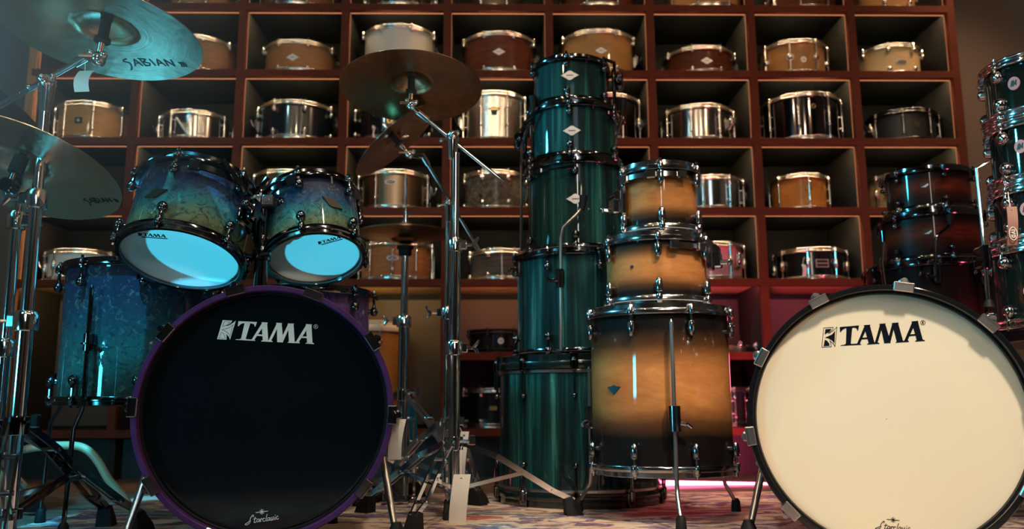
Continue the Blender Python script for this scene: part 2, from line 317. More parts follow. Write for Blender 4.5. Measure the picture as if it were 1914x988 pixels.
# ------------------------------------------------------------------ room
SY = 3.956; X0 = -.744; PX = .5; Z0 = 2.261; DZ = .34235; DEP = .42
fl = struct(obj('floor', MB().box(-3.3, 3.3, -2.6, 4.42, -.06, -.012), DARKW))
y = 1.0; r = 0; pls = {}
while y < 4.0:
    x = -2.6 + (r*.77 % 1.3)-1.0
    while x < 2.7:
        L = 1.3; key = round(min(L, 2.7-x), 2)
        if key not in pls: pls[key] = MB().box(0, L-.004, 0, .146, -.011, 0, .002).mesh('plank', PLANK)
        link('plank', pls[key], fl, (x, y, 0)); x += L
    y += .15; r += 1
struct(obj('wall_back', MB().box(-3.3, 3.3, 4.40, 4.46, 0, 3.3), WALLM))
struct(obj('wall_left', MB().box(-3.36, -3.3, -2.6, 4.46, 0, 3.3), WALLG))
struct(obj('wall_right', MB().box(3.3, 3.36, -2.6, 4.46, 0, 3.3), WALLM))
struct(obj('wall_front', MB().box(-3.3, 3.3, -2.66, -2.6, 0, 3.3), DARKW))
struct(obj('ceiling', MB().box(-3.3, 3.3, -2.6, 4.46, 3.3, 3.36), DARKW))
# ------------------------------------------------------------------ shelf
sf = thing('storage_shelf', 'tall dark wooden cubbyhole shelf filling the back wall, full of snare drums', 'shelf', (X0+1.5, SY, 0))
def S(x, y, z): return (x-(X0+1.5), y-SY, z)
TW, TH = .038, .036
zj = [Z0-DZ*j for j in range(-1, 5)]  # j=-1..4
ZB = .205
top = Z0+2*DZ+.1
for i in range(-3, 7):
    x = X0+PX*i
    u = obj('upright', MB().box(x-TW/2+.004-(X0+1.5), x+TW/2-.004-(X0+1.5), .03, DEP, .0, top-.25), SIDELAM, sf)
    obj('edge_strip', MB().box(x-TW/2-(X0+1.5), x+TW/2-(X0+1.5), 0, .03, 0 if i in (-3, 6) else ZB-TH/2, top-.25, .0015), OAK if i == -3 else EDGEW, u)
xl, xr = X0-1.5-(X0+1.5), X0+3-(X0+1.5)
def board(z, x0=xl, x1=xr, low=False):
    b = obj('shelf_board', MB().box(x0, x1, .031, DEP, z if low else z-TH/2+.012, z+TH/2-.002), LITUNDER if low else DARKLAM, sf)
    obj('edge_strip', MB().box(x0, x1, -.001, .031, z-TH/2, z+TH/2, .0015), EDGEW, b)
for k, z in enumerate([Z0+DZ]+[Z0-DZ*j for j in range(0, 5)]): board(z, low=(k == 5))
board(ZB)
c1 = X0+.5-(X0+1.5)
board(Z0-DZ*5, c1+TW/2, c1+.5-TW/2); board(Z0-DZ*5, c1+1+TW/2, c1+1.5-TW/2)
obj('back_panel', MB().box(xl, xr, DEP, DEP+.012, .0, top-.25), DARKLAM, sf)
obj('lower_back_panel', MB().box(xl+.02, xr-.02, DEP-.006, DEP-.001, ZB+.03, Z0-DZ*4-.03), BACKLAM, sf)
obj('plinth', MB().box(xl+.02, xr-.02, .10, .12, 0, ZB-.02), BLKMAT, sf)
# LED strips: rows of small diodes on a thin backing under each board, behind the edge strip
strips = {}
def cm0(k, m):
    if k not in strips: strips[k] = MB().box(-.229, .229, -.002, .001, -.003, .003).mesh('edge_glow_strip', DIFF, flat=True)
    return strips[k]
def cmv():
    if 'v' not in strips: strips['v'] = MB().box(-.0012, .0012, -.002, .001, -.150, .150).mesh('edge_glow_strip', DIFF2, flat=True)
    return strips['v']
def led(i, z, m, n=26):
    if m.name not in strips:
        mb = MB()
        for q in range(n):
            x = (q+.5)/n*.44-.22; mb.box(x-.0045, x+.0045, -.0035, .0035, -.003, 0)
        strips[m.name] = mb.mesh('led_strip', m, flat=True)
    link('led_strip', strips[m.name], sf, (X0+PX*i+.25-(X0+1.5), .037, z-TH/2+.0115))
    link('edge_glow_strip', cm0('prof', m), sf, (X0+PX*i+.25-(X0+1.5), .0335, z-TH/2+.001))
for i in range(-3, 6):
    for j in range(0, 4): led(i, Z0-DZ*j, LED)
    led(i, Z0+DZ, LED)
    lw = bpy.data.lights.new('underside_glow_light', 'AREA'); lw.shape = 'RECTANGLE'; lw.size = .44; lw.size_y = .013; lw.energy = 1.6; lw.color = (1, .62, .24) if i < 1 else ((1, .40, .22) if i == 1 else (1, .20, .26))  # hidden lights added for the underside glow, magenta spill put into their colour
    lo = bpy.data.objects.new('underside_glow_light', lw); COL.objects.link(lo); lo.location = (X0+PX*i+.25, SY+.034, Z0-DZ*4-.009); lo.rotation_euler = (PI/2+.12, 0, 0)
    for j in range(0, 5):
        for sx in (-1, 1): link('edge_glow_strip', cmv(), sf, (X0+PX*i+.25-(X0+1.5)+sx*.2305, .0335, Z0-DZ*(j-.5)))
# ------------------------------------------------------------------ rug
mb = MB(); mb.box(-1.28, 2.5, .8, 3.22, .001, .010, .003)
rg = obj('rug', mb, RUG, None); rg['label'] = 'distressed red, blue and cream patterned rug under all the drums'; rg['category'] = 'rug'
# ------------------------------------------------------------------ drum parts (shared meshes)
cache = {}
def cm(key, fn):
    if key not in cache: cache[key] = fn()
    return cache[key]
def lugmesh(style, m):
    def f():
        mb = MB()
        if style == 'bullet':   # rounded capsule, +x outward, rod side +z
            prof = [(.0005, -.023), (.005, -.021), (.0085, -.016), (.0105, -.008), (.011, .0), (.011, .012), (.0095, .018), (.006, .020), (.0005, .0205)]
            mb.lathe(prof, 14, M=Matrix.Translation((.014, 0, 0)) @ Matrix.Diagonal((.95, 1, 1, 1)))
            mb.cyl((0, 0, -.004), (.012, 0, -.004), .0075, n=10); mb.lathe([(.0095, .012), (.0118, .013), (.0118, .016), (.0095, .017)], 14, M=Matrix.Translation((.014, 0, 0)))
        elif style == 'ball':
            mb.ball((.014, 0, 0), .0125, 14, (1, 1, 1.15)); mb.cyl((0, 0, 0), (.012, 0, 0), .007, n=10); mb.cyl((.014, 0, .008), (.014, 0, .02), .006, .005, 10)
        elif style == 'small':
            mb.ball((.014, 0, 0), .0090, 10); mb.cyl((0, 0, 0), (.014, 0, 0), .006, n=8)
        elif style == 'turret':
            mb.cyl((0, 0, 0), (.010, 0, 0), .019, .018, 18); mb.ball((.012, 0, 0), .016, 16, (.7, 1, 1)); mb.cyl((.014, 0, .010), (.014, 0, .022), .006, .005, 10)
        elif style == 'box':
            mb.box(0, .020, -.010, .010, -.024, .024, .004); mb.box(.003, .024, -.006, .006, -.017, .017, .003)
        elif style == 'tube':
            mb.cyl((.015, 0, -.045), (.015, 0, .045), .0055, n=10); mb.ball((.015, 0, .045), .0085, 10); mb.ball((.015, 0, -.045), .0085, 10)
            mb.cyl((0, 0, .03), (.015, 0, .03), .005, n=8); mb.cyl((0, 0, -.03), (.015, 0, -.03), .005, n=8)
        return mb.mesh('lug', m, 50)
    return cm(('lug', style, m.name), f)
def rodmesh(L, m, off=.014):
    L = round(L, 3)
    def f():
        mb = MB(); mb.cyl((off, 0, 0), (off, 0, L), .0038, n=8); mb.cyl((off, 0, L-.001), (off, 0, L+.005), .0068, n=10); mb.cyl((off, 0, L+.005), (off, 0, L+.009), .0075, .006, 6); mb.cyl((off, 0, L+.009), (off, 0, L+.016), .0042, .0038, 6)
        return mb.mesh('tension_rod', m, 40)
    return cm(('rod', L, m.name, off), f)
def hoopmesh(R, m, n, style, hh, name, ph):
    def f():
        mb = MB()
        if style == 'cast':
            p = [(R-.001, 0), (R+.0125, 0), (R+.0135, .0012), (R+.0135, hh*.48), (R+.0125, hh*.52), (R+.0095, hh*.56), (R+.0095, hh-.0015), (R+.008, hh), (R-.001, hh), (R-.002, hh-.002)]
        else:
            cc = lambda cx0, cz0, r0, a0, a1, n0=7: [(cx0+r0*math.cos(math.radians(a0+(a1-a0)*q/(n0-1))), cz0+r0*math.sin(math.radians(a0+(a1-a0)*q/(n0-1)))) for q in range(n0)]
            p = [(R+.002, 0)]+cc(R+.0115, .0036, .0036, -90, 110)+[(R+.0062, .0085), (R+.0055, hh*.5), (R+.0058, hh-.0085)]+cc(R+.0090, hh-.0038, .0038, -60, 150)+[(R+.0035, hh-.006), (R+.002, hh*.5)]
        mb.lathe(p, 72, closed=True)
        for k in range(n):
            a = 2*PI*k/n+ph; q = Matrix.Rotation(a, 4, 'Z'); mb.M = q
            if style == 'cast': mb.box(R+.006, R+.0225, -.0085, .0085, -.0005, hh*.62, .003); mb.lathe([(.0075, -.002), (.0085, 0), (.0085, hh*.6), (.006, hh*.72)], 12, M=Matrix.Translation((R+.0165, 0, 0)))
            else: mb.box(R+.004, R+.022, -.008, .008, -.001, .006, .002)
            mb.M = Matrix.Identity(4)
        return mb.mesh(name, m, 40)
    return cm(('hoop', round(R, 4), m.name, n, style, hh, round(ph, 3)), f)
def plate(parent, name, pts, ang, R, z, m, th=.003, roll=0):
    mb = MB(); mb.M = Matrix.Rotation(ang, 4, 'Z') @ Matrix.Translation((R, 0, z)) @ Matrix(((0, 0, 1, 0), (1, 0, 0, 0), (0, 1, 0, 0), (0, 0, 0, 1))) @ Matrix.Rotation(roll, 4, 'Z')
    mb.poly(pts, -.002, th); return obj(name, mb, m, parent, flat=True)
def diamond(w_, h_):
    q = [(1, 0), (.86, .12), (.62, .40), (.40, .62), (.18, .94), (0, 1)]
    return [(x*w_, y*h_) for x, y in q]+[(-x*w_, y*h_) for x, y in q[-2::-1]]+[(-x*w_, -y*h_) for x, y in q[1:]]+[(x*w_, -y*h_) for x, y in q[-2:0:-1]]
def oval(a, b, n=20): return [(a*math.cos(2*PI*k/n), b*math.sin(2*PI*k/n)) for k in range(n)]
def rect(a, b): return [(-a, -b), (a, -b), (a, b), (-a, b)]
def badge(parent, kind, R, z, off=0):
    A = -PI/2+off
    if kind == 'diamond': b = plate(parent, 'badge', diamond(.031, .017), A, R, z, BADGE); plate(b, 'badge_engraving', rect(.012, .0012), A, R+.0032, z, DBADGE, .0012)
    elif kind == 'darkdiamond': b = plate(parent, 'badge', diamond(.030, .015), A, R, z, DBADGE)
    elif kind == 'oval':
        b = plate(parent, 'badge', oval(.028, .012), A, R, z, BADGE); plate(b, 'badge_inlay', oval(.022, .008), A, R+.003, z, DBADGE, .0012); plate(b, 'badge_engraving', rect(.016, .0014), A, R+.0042, z, BADGE, .001)
    elif kind == 'round': b = plate(parent, 'badge', oval(.0125, .0125), A, R, z, GOLD); plate(b, 'badge_centre', oval(.0085, .0085), A, R+.003, z, DBADGE, .0012); plate(b, 'badge_grommet', oval(.0035, .0035), A, R+.0042, z, CHROME, .001)
    elif kind == 'silverround': b = plate(parent, 'badge', oval(.015, .015), A, R, z, BADGE); plate(b, 'badge_engraving', [(-.009, -.004), (-.002, .006), (.003, -.002), (.008, .005), (.004, -.007), (-.001, .001)], A, R+.003, z, DBADGE, .001)
    elif kind == 'square': b = plate(parent, 'badge', rect(.017, .015), A, R, z, BLKMAT); plate(b, 'badge_centre', oval(.008, .008), A, R+.003, z, BADGE, .0015)
    elif kind == 'rect': b = plate(parent, 'badge', rect(.017, .009), A, R, z, GOLD)
    elif kind == 'frame':
        b = plate(parent, 'badge', rect(.030, .019), A, R, z, BADGE); plate(b, 'badge_inlay', rect(.026, .0065), A, R+.003, z+.009, BLKMAT, .0012); plate(b, 'badge_inlay', rect(.026, .0065), A, R+.003, z-.009, BLKMAT, .0012)
    elif kind == 'keystone':
        b = plate(parent, 'badge', [(-.03, .006), (-.016, -.006), (-.012, -.026), (.012, -.026), (.016, -.006), (.03, .006), (.018, .012), (-.018, .012)], A, R, z, INKT); plate(b, 'badge_stripe', rect(.020, .005), A, R+.003, z+.003, GOLD, .001)
    elif kind == 'pink':
        b = plate(parent, 'badge', oval(.0155, .0185), A, R, z, PINKDOT)
        plate(b, 'badge_mark', [(-.009, -.007), (-.005, .008), (.001, .009), (.003, .001), (.006, .009), (.009, .008), (.007, -.008), (.003, -.003), (-.001, -.008)], A, R+.003, z, DBADGE, .0008)
    else: return
def drum(name, label, cat, loc, R, Hh, shell, hoop=CHROME, hw=None, n=8, lug='ball', ph=0., style='flange', top=None, bot=None, badgek=None, bz=.5, boff=0, group=None,
         quat=None, rotz=0, hh=.024, double=True, strainer=None, thick=True, lz=None, barrel=0.):
    hw = hw or hoop; top = top or COATHEAD; bot = bot or COATHEAD
    t = thing(name, label, cat, loc, group, quat, rotz)
    z0, z1 = hh*.55, Hh-hh*.55
    pr = [(R, z0), (R, z1), (R-.006, z1), (R-.006, z0)]
    obj('shell', MB().lathe(pr, 72, closed=True), shell, t)
    for nm, z, m in (('top_head', Hh-hh*.42, top), ('bottom_head', hh*.42, bot)):
        sgn = 1 if nm[0] == 't' else -1
        obj(nm, MB().lathe([(R+.0005, z-sgn*.004), (R-.002, z), (R*.98, z+sgn*.0005), (R*.5, z+sgn*.0003), (.001, z)], 64, caps=False), m, t)
    if bot is CLEARHEAD or bot is FROSTHEAD: obj('inner_ply', MB().lathe([(R-.0065, z0+.002), (R-.0065, z1-.002), (R-.0085, z1-.002), (R-.0085, z0+.002)], 64, closed=True), PLY, t)
    th_ = link('top_hoop', hoopmesh(R, hoop, n, style, hh, 'top_hoop', ph), t, (0, 0, Hh-hh))
    bh_ = link('bottom_hoop', hoopmesh(R, hoop, n, style, hh, 'bottom_hoop', -ph), t, (0, 0, hh), (PI, 0, 0))
    if lz is None: lz = min(.075, Hh*.3)
    for k in range(n):
        a = 2*PI*k/n+ph
        if double:
            link('lug', lugmesh(lug, hw), t, (R*math.cos(a), R*math.sin(a), Hh-lz), (0, 0, a)); link('lug', lugmesh(lug, hw), t, (R*math.cos(a), R*math.sin(a), lz), (PI, 0, a))
            link('tension_rod', rodmesh(lz-hh*.45-.012, hw), t, (R*math.cos(a), R*math.sin(a), Hh-lz+.012), (0, 0, a))
            link('tension_rod', rodmesh(lz-hh*.45-.012, hw), t, (R*math.cos(a), R*math.sin(a), lz-.012), (PI, 0, a))
        else:
            link('lug', lugmesh(lug, hw), t, (R*math.cos(a), R*math.sin(a), Hh/2), (0, 0, a))
            link('tension_rod', rodmesh(Hh/2-.006-.010, hw), t, (R*math.cos(a), R*math.sin(a), Hh/2), (0, 0, a))
            link('tension_rod', rodmesh(Hh/2-.006-.010, hw), t, (R*math.cos(a), R*math.sin(a), Hh/2), (PI, 0, a))
    if badgek: badge(t, badgek, R, Hh*bz, boff)
    if strainer is not None:
        def f():
            mb = MB(); mb.box(0, .022, -.014, .014, -.028, .020, .003); mb.box(.022, .030, -.009, .009, -.016, .028, .003); mb.cyl((.018, 0, .02), (.018, 0, .034), .007, n=12); mb.pth([(.028, 0, -.010), (.040, 0, .004), (.046, 0, .026)], .004, 8); mb.box(.004, .016, -.020, .020, -.040, -.030, .002)
            return mb.mesh('strainer', CHROME, 40)
        a = strainer; link('strainer', cm('strainer', f), t, (R*math.cos(a), R*math.sin(a), Hh*.55), (0, 0, a))
    return t
# ------------------------------------------------------------------ snares on the shelf
ROW = ['cut-off top row', 'shelf row two', 'shelf row three', 'shelf row four', 'shelf row five', 'shelf row six', 'lowest shelf row']
CN = {-3: 'one', -2: 'two', -1: 'three', 0: 'four', 1: 'five', 2: 'six', 3: 'seven', 4: 'eight', 5: 'nine'}
def snare(row, col, xlp, xrp, ytop, shell, look, n=8, lug='ball', badgek=None, hoop=SNCHROME, ph=None, bz=.5, boff=0, double=True, strainer=None, style='flange', depth=None, Hh=None, lz=None):
    bt = Z0-DZ*row+TH/2-.002
    if row == 6: bt = ZB+TH/2-.002
    Yc = SY+.205 if depth is None else depth
    cxp = (xlp+xrp)/2; p = at(cxp, pix((at(cxp, 300, Yc).x, Yc, bt))[1], Yc)
    z = pix((p.x, Yc, bt))[2]; R = min((xrp-xlp)/2/F*z-.014, .187)
    X = p.x
    if Hh is None: Hh = at(cxp, ytop, Yc-R-.01).z-bt
    if ph is None: ph = PI/n
    pos = '%s, column %s' % (ROW[row], CN[col])
    return drum('snare_drum', look+', '+pos, 'snare drum', (X, Yc, bt), R, Hh, shell if not isinstance(shell, str) else SH[shell], hoop, None, n, lug, ph, style, badgek=badgek, bz=bz, boff=boff, group='snare drums on the cubbyhole shelf', double=double, strainer=strainer, lz=lz)
# top row: only the feet of the drums show
for col, a, b, s, lk, ls in ((-2, 318, 440, 'tan', 'tan wooden snare drum', 'ball'), (-1, 488, 632, 'brown', 'rosy brown snare drum with tube lugs', 'tube'), (0, 680, 822, 'steel', 'grey metal snare drum', 'box'), (1, 862, 984, 'bronze', 'brownish metal snare drum', 'ball'),
        (2, 1036, 1200, 'redbrown', 'red-brown snare drum', 'ball'), (3, 1244, 1392, 'amber', 'golden snare drum', 'tube'), (4, 1436, 1566, 'mahog', 'dark brown snare drum', 'box'), (5, 1594, 1712, 'honey', 'golden burl snare drum', 'ball')):
    snare(0, col, a, b, 0, s, lk, Hh=.15, lug=ls, double=ls == 'ball')
DB = dict(lug='small', lz=.030)
snare(1, -2, 300, 440, 63, 'tan', 'reddish tan snare drum half hidden by the cyan-lit cymbal', **DB)
snare(1, -1, 492, 630, 72, 'tan', 'tan wooden snare drum with silver diamond badge', badgek='diamond', bz=.45, **DB)
snare(1, 0, 676, 818, 43, 'cream', 'tall cream snare drum with a grey diamond badge', badgek='diamond', bz=.42, strainer=-.1, **DB)
snare(1, 1, 862, 1003, 57, 'redbrown', 'dark red-brown snare drum with silver diamond badge', badgek='diamond', bz=.5, strainer=-.1, **DB)
snare(1, 2, 1045, 1188, 53, 'amber', 'amber wooden snare drum with silver diamond badge', badgek='diamond', bz=.5, strainer=-.1, **DB)
snare(1, 3, 1240, 1374, 83, 'mahog', 'shallow mahogany snare drum with silver diamond badge', badgek='diamond', bz=.45, strainer=-.1, **DB)
snare(1, 4, 1420, 1546, 71, 'honey', 'honey burl snare drum with big round lugs and round badge', badgek='silverround', lug='turret', bz=.42, double=False)
snare(1, 5, 1602, 1722, 79, 'maple', 'pale maple snare drum with an oval badge', badgek='oval', bz=.42, lz=.036)
snare(2, -3, 107, 240, 187, 'amber', 'natural amber snare drum with black square badge', badgek='square', lug='tube', double=False, strainer=-PI+.2)
snare(2, -2, 300, 430, 203, 'steel', 'shallow steel snare drum with a stick leaning on it', lug='tube', double=False, strainer=-PI+.2, badgek='rect')
snare(2, -1, 482, 628, 185, 'navy', 'blue-black snare drum with round chrome lugs', lug='ball', strainer=-PI+.3, lz=.045)
snare(2, 0, 662, 810, 190, 'black', 'black snare drum largely hidden behind the hanging cymbals', lug='ball', badgek='round')
snare(2, 1, 862, 986, 168, 'alu', 'silver snare drum with gold centre band and keystone badge', lug='tube', badgek='keystone', bz=.62, double=False, strainer=-PI)
snare(2, 2, 1062, 1198, 172, 'blackchrome', 'dark chrome snare drum peeking out right of the teal toms', lug='box', double=False, strainer=0.)
snare(2, 3, 1238, 1372, 192, 'steel', 'brushed steel snare drum with pinkish sheen', lug='tube', double=False, strainer=-.7)
snare(2, 4, 1427, 1572, 170, 'blackchrome', 'black mirror chrome snare drum with small round badge', lug='tube', badgek='round', bz=.7, double=False)
snare(2, 5, 1624, 1752, 200, 'matte', 'matt black snare drum with gold round badge', hoop=BNICK, badgek='round', lug='tube', double=False, strainer=-PI+.2)
snare(3, -1, 474, 600, 315, 'bronze', 'bronze snare drum partly behind the small blue tom', lug='tube', double=False)
snare(3, 0, 668, 806, 315, 'bronze', 'bronze metal snare drum with black front and chrome bead', lug='tube', badgek='oval', bz=.68, double=False, strainer=-.2)
snare(3, 1, 864, 988, 316, 'speckle', 'speckled dark patina snare drum', lug='ball', lz=.04, strainer=-.3)
snare(3, 3, 1262, 1390, 325, 'chrome', 'chrome snare drum right beside the natural burst toms', lug='tube', double=False, strainer=-.1)
snare(3, 4, 1442, 1550, 322, 'orange', 'orange-brown snare drum with a small silver badge', lug='tube', badgek='rect', bz=.6, double=False, ph=PI/6, n=6)
snare(3, 5, 1624, 1760, 318, 'beige', 'beige stave snare drum half hidden by the dark red toms', lug='box', double=False, strainer=-PI+.7)
snare(4, -3, 88, 220, 463, 'white', 'white lacquered snare drum behind the blue floor tom', lug='box', badgek='rect', double=False, strainer=-PI+.2)
snare(4, 0, 670, 812, 447, 'copper', 'copper ash snare drum behind the hi-hat', lug='tube', badgek='oval', bz=.55, double=False, n=10)
snare(4, 1, 874, 1000, 463, 'grey', 'grey ash snare drum left of the teal stack', lug='ball', lz=.03)
snare(4, 3, 1262, 1392, 450, 'pink', 'pink snare drum with a square chrome strainer', lug='box', double=False, strainer=-.9)
snare(4, 4, 1450, 1582, 460, 'black', 'shallow black snare drum with a framed badge and a tag', lug='box', badgek='frame', bz=.5, double=False)
snare(5, 1, 872, 1000, 613, 'black', 'black snare drum with round silver badge', hoop=BLKMAT, badgek='silverround', bz=.5, lug='small', lz=.03)
snare(6, 1, 862, 982, 724, 'black', 'black snare drum with gold rectangular badge', badgek='rect', bz=.5, lug='small', lz=.035)
snare(5, 3, 1262, 1412, 645, 'blackchrome', 'glossy dark chrome snare drum right of the natural floor tom', lug='ball', lz=.04)
snare(6, 3, 1262, 1402, 722, 'chrome', 'chrome snare drum lit pink right of the natural floor tom', lug='tube', double=False)
# drum behind the bass drum
p = at(690, 780, SY+.23)
drum('conga_drum', 'orange-brown wooden drum with pale head on the shelf floor behind the hi-hat stand', 'drum', (p.x, SY+.22, ZB+TH/2), .16, .50, SH['orange'], SH['cream'], CHROME, 8, 'ball', PI/8, 'cast', hh=.05, lz=.10)
def tagcard(label, top, w_, h_, mat=CARD, rz=0., bend=.010, lean=0., string=True, tie=None):
    t = thing('price_tag', label, 'tag', top, rotz=rz)
    mb = MB(); N = 8; vs = []
    for side in (0, .0012):
        for i in range(N+1):
            zz = -h_*i/N; yy = -bend*math.sin(PI*i/N)-lean*i/N+side; xx = -.012*math.sin(PI*.5*i/N)*(h_/.13)
            vs += [(-w_/2+xx, yy, zz), (w_/2+xx, yy, zz)]
    fs = []
    for i in range(N):
        a = 2*i; fs += [(a, a+2, a+3, a+1)]; b = 2*(N+1)+2*i; fs += [(b, b+1, b+3, b+2)]; fs += [(a, b, b+2, a+2), (a+1, a+3, b+3, b+1)]
    e = 2*N; b = 2*(N+1); fs += [(0, 1, b+1, b), (e, b+e, b+e+1, e+1)]
    mb.add(vs, fs); obj('card', mb, mat, t)
    obj('eyelet', MB().lathe([(.0015, -.001), (.0035, -.001), (.0035, .001), (.0015, .001)], 12, closed=True, M=Matrix.Translation((-.003, -.0025, -.012)) @ Matrix.Rotation(PI/2, 4, 'X')), BLKMAT, t)
    if tie is None: e = Vector((0, .012, .04))
    else: e = Matrix.Rotation(-rz, 3, 'Z') @ (Vector(tie)-Vector(top))
    obj('string', MB().pth([(-.003, 0, -.012), (-.003+e.x*.3, e.y*.35, e.z*.45), e], .0009, 5), CARD, t)
    return t
tagcard('small white tag hanging off the shallow black snare drum', at(1502, 494, 3.93), .020, .055, lean=.01, rz=.2, tie=at(1504, 480, 3.965))
# leaning stick by steel drum
st = thing('drum_stick', 'pale drum stick leaning against the shallow steel snare drum', 'drum stick', at(354, 257, SY+.003)+Vector((0, 0, .003)))
a = at(354, 257, SY+.003)+Vector((0, 0, .003)); b = at(330, 220, SY+.012)
obj('shaft', MB().cyl((0, 0, 0), b-a, .006, .005, 10), BEADW, st)
# ------------------------------------------------------------------ lettering helpers (flat print)
TAMA = [[(430,187),(722,172),(702,250),(692,252),(684,222),(664,208),(640,204),(530,208),(500,214),(468,232),(437,268),(427,268)],
 [(530,200),(618,197),(570,455),(578,480),(480,490),(497,460)],
 [(415,492),(415,484),(470,476),(497,462),(570,462),(578,466),(665,464),(722,472),(722,482)],
 [(790,170),(892,165),(884,192),(806,194)], [(800,190),(818,250),(705,465),(722,474),(722,482),(640,482),(665,462)],
 [(800,190),(885,185),(925,462),(840,466),(823,370),(806,250)], [(728,372),(835,368),(836,394),(722,398)],
 [(812,482),(815,472),(840,460),(925,452),(945,452),(985,458),(998,470),(996,474)],
 [(1025,157),(1120,152),(1113,180),(1035,184)], [(1032,180),(1052,245),(968,462),(930,456)],
 [(1033,178),(1115,174),(1150,372),(1162,466),(1068,470),(1047,250)], [(1140,375),(1215,165),(1232,240),(1162,450),(1150,420)],
 [(1210,150),(1312,145),(1304,172),(1216,174)], [(1215,170),(1305,166),(1346,446),(1254,452),(1226,240)],
 [(1235,465),(1238,455),(1256,446),(1345,440),(1370,438),(1415,442),(1428,452),(1426,457)],
 [(1498,134),(1600,130),(1592,156),(1506,160)], [(1504,156),(1526,216),(1412,432),(1426,442),(1426,452),(1345,450),(1368,430)],
 [(1506,154),(1594,150),(1632,440),(1546,446),(1530,336),(1512,216)], [(1434,342),(1534,336),(1538,362),(1426,368)],
 [(1520,455),(1522,445),(1548,432),(1630,426),(1658,438),(1658,449)]]
EMB = [(183,193),(332,188),(318,222),(285,252),(248,272),(245,282),(272,276),(318,248),(352,218),(388,184),(326,502),(308,458),(270,420),(258,402),(268,440),(272,502),(124,508)]
EMI = [[(207,215),(300,212),(270,252),(230,276),(196,298),(190,296)], [(186,352),(236,332),(300,304),(352,250),(322,450),(292,402),(240,366)], [(182,388),(214,404),(240,448),(246,486),(154,489)]]
def tmap(pt):
    x, yy = pt; b = 493-(x-415)*.035; return ((x-890)/307., (b-yy)/307.)
def lettering(parent, M, hgt, fg, bg, filled, name='lettering'):
    def sc(pts): return [(a*hgt, b*hgt) for a, b in map(tmap, pts)]
    mb = MB(); mb.M = M
    for g in TAMA: mb.poly(sc(g), .0, .0004)
    if filled:
        mb.poly(sc(EMB), 0, .0004)
        m2 = MB(); m2.M = M
        for g in EMI: m2.stroke(sc(g), .016*hgt, .0004, .0007, True)
        obj('emblem_lines', m2, bg, parent, flat=True)
    else:
        mb.stroke(sc(EMB), .022*hgt, 0, .0004, True)
        for g in EMI: mb.poly(sc(g), 0, .0004)
    c = sc([(1662, 160)])[0]; mb.stroke([(c[0]+.11*hgt*math.cos(q*PI/10), c[1]+.11*hgt*math.sin(q*PI/10)) for q in range(20)], .018*hgt, 0, .0004, True)
    k = .055*hgt; mb.stroke([(c[0]-k*.6, c[1]-k), (c[0]-k*.6, c[1]+k), (c[0]+k*.4, c[1]+k), (c[0]+k*.5, c[1]+.1*k), (c[0]-k*.6, c[1]), (c[0]+k*.7, c[1]-k)], .016*hgt, 0, .0004)
    return obj(name, mb, fg, parent, flat=True)
SCR = [[(50,2),(58,8),(52,14),(44,6),(40,-6),(30,-20),(14,-30),(0,-28),(4,-22),(22,-24),(40,-26)]]
def script(parent, M, sc_, fg):
    # cursive wordmark drawn as pen strokes, with a small eight-ray star above it
    mb = MB(); mb.M = M
    S_ = lambda pts: [((x-95)*sc_, y_*sc_) for x, y_ in pts]
    wv = 3.4*sc_
    L = [[(46,34),(50,44),(44,46),(34,34),(28,22),(30,12),(24,2),(10,-6),(-2,-4),(2,2),(14,6),(24,14)],
         [(58,32),(52,10),(50,2),(56,0),(62,6)], [(48,22),(66,24)],
         [(80,18),(72,20),(66,12),(66,4),(72,2),(80,12),(82,18),(80,4),(86,4)],
         [(88,18),(88,2)], [(88,12),(94,20),(98,18),(99,14)],
         [(112,18),(106,20),(101,12),(101,4),(107,1),(114,5)],
         [(128,40),(124,32),(119,10),(119,3),(124,2)],
         [(140,18),(132,20),(127,12),(127,4),(132,2),(140,12),(142,18),(140,4),(145,5)],
         [(150,20),(148,12),(153,6),(149,1),(144,3)], [(162,21),(158,13),(163,7),(159,2),(154,4)],
         [(172,19),(169,5),(173,3)], [(173,28),(174,30)], [(190,20),(184,22),(179,14),(179,6),(185,3),(192,8)]]
    for g in L: mb.stroke(S_(g), wv, 0, .0004)
    for q in range(8):
        a = q*PI/4; rr = 34 if q in (0, 4) else 15; mb.stroke([((98-95)*sc_, 58*sc_), ((98-95+rr*math.cos(a))*sc_, (58+rr*math.sin(a))*sc_)], wv*(.7 if q % 2 else 1), 0, .0004)
    return obj('script_lettering', mb, fg, parent, flat=True)
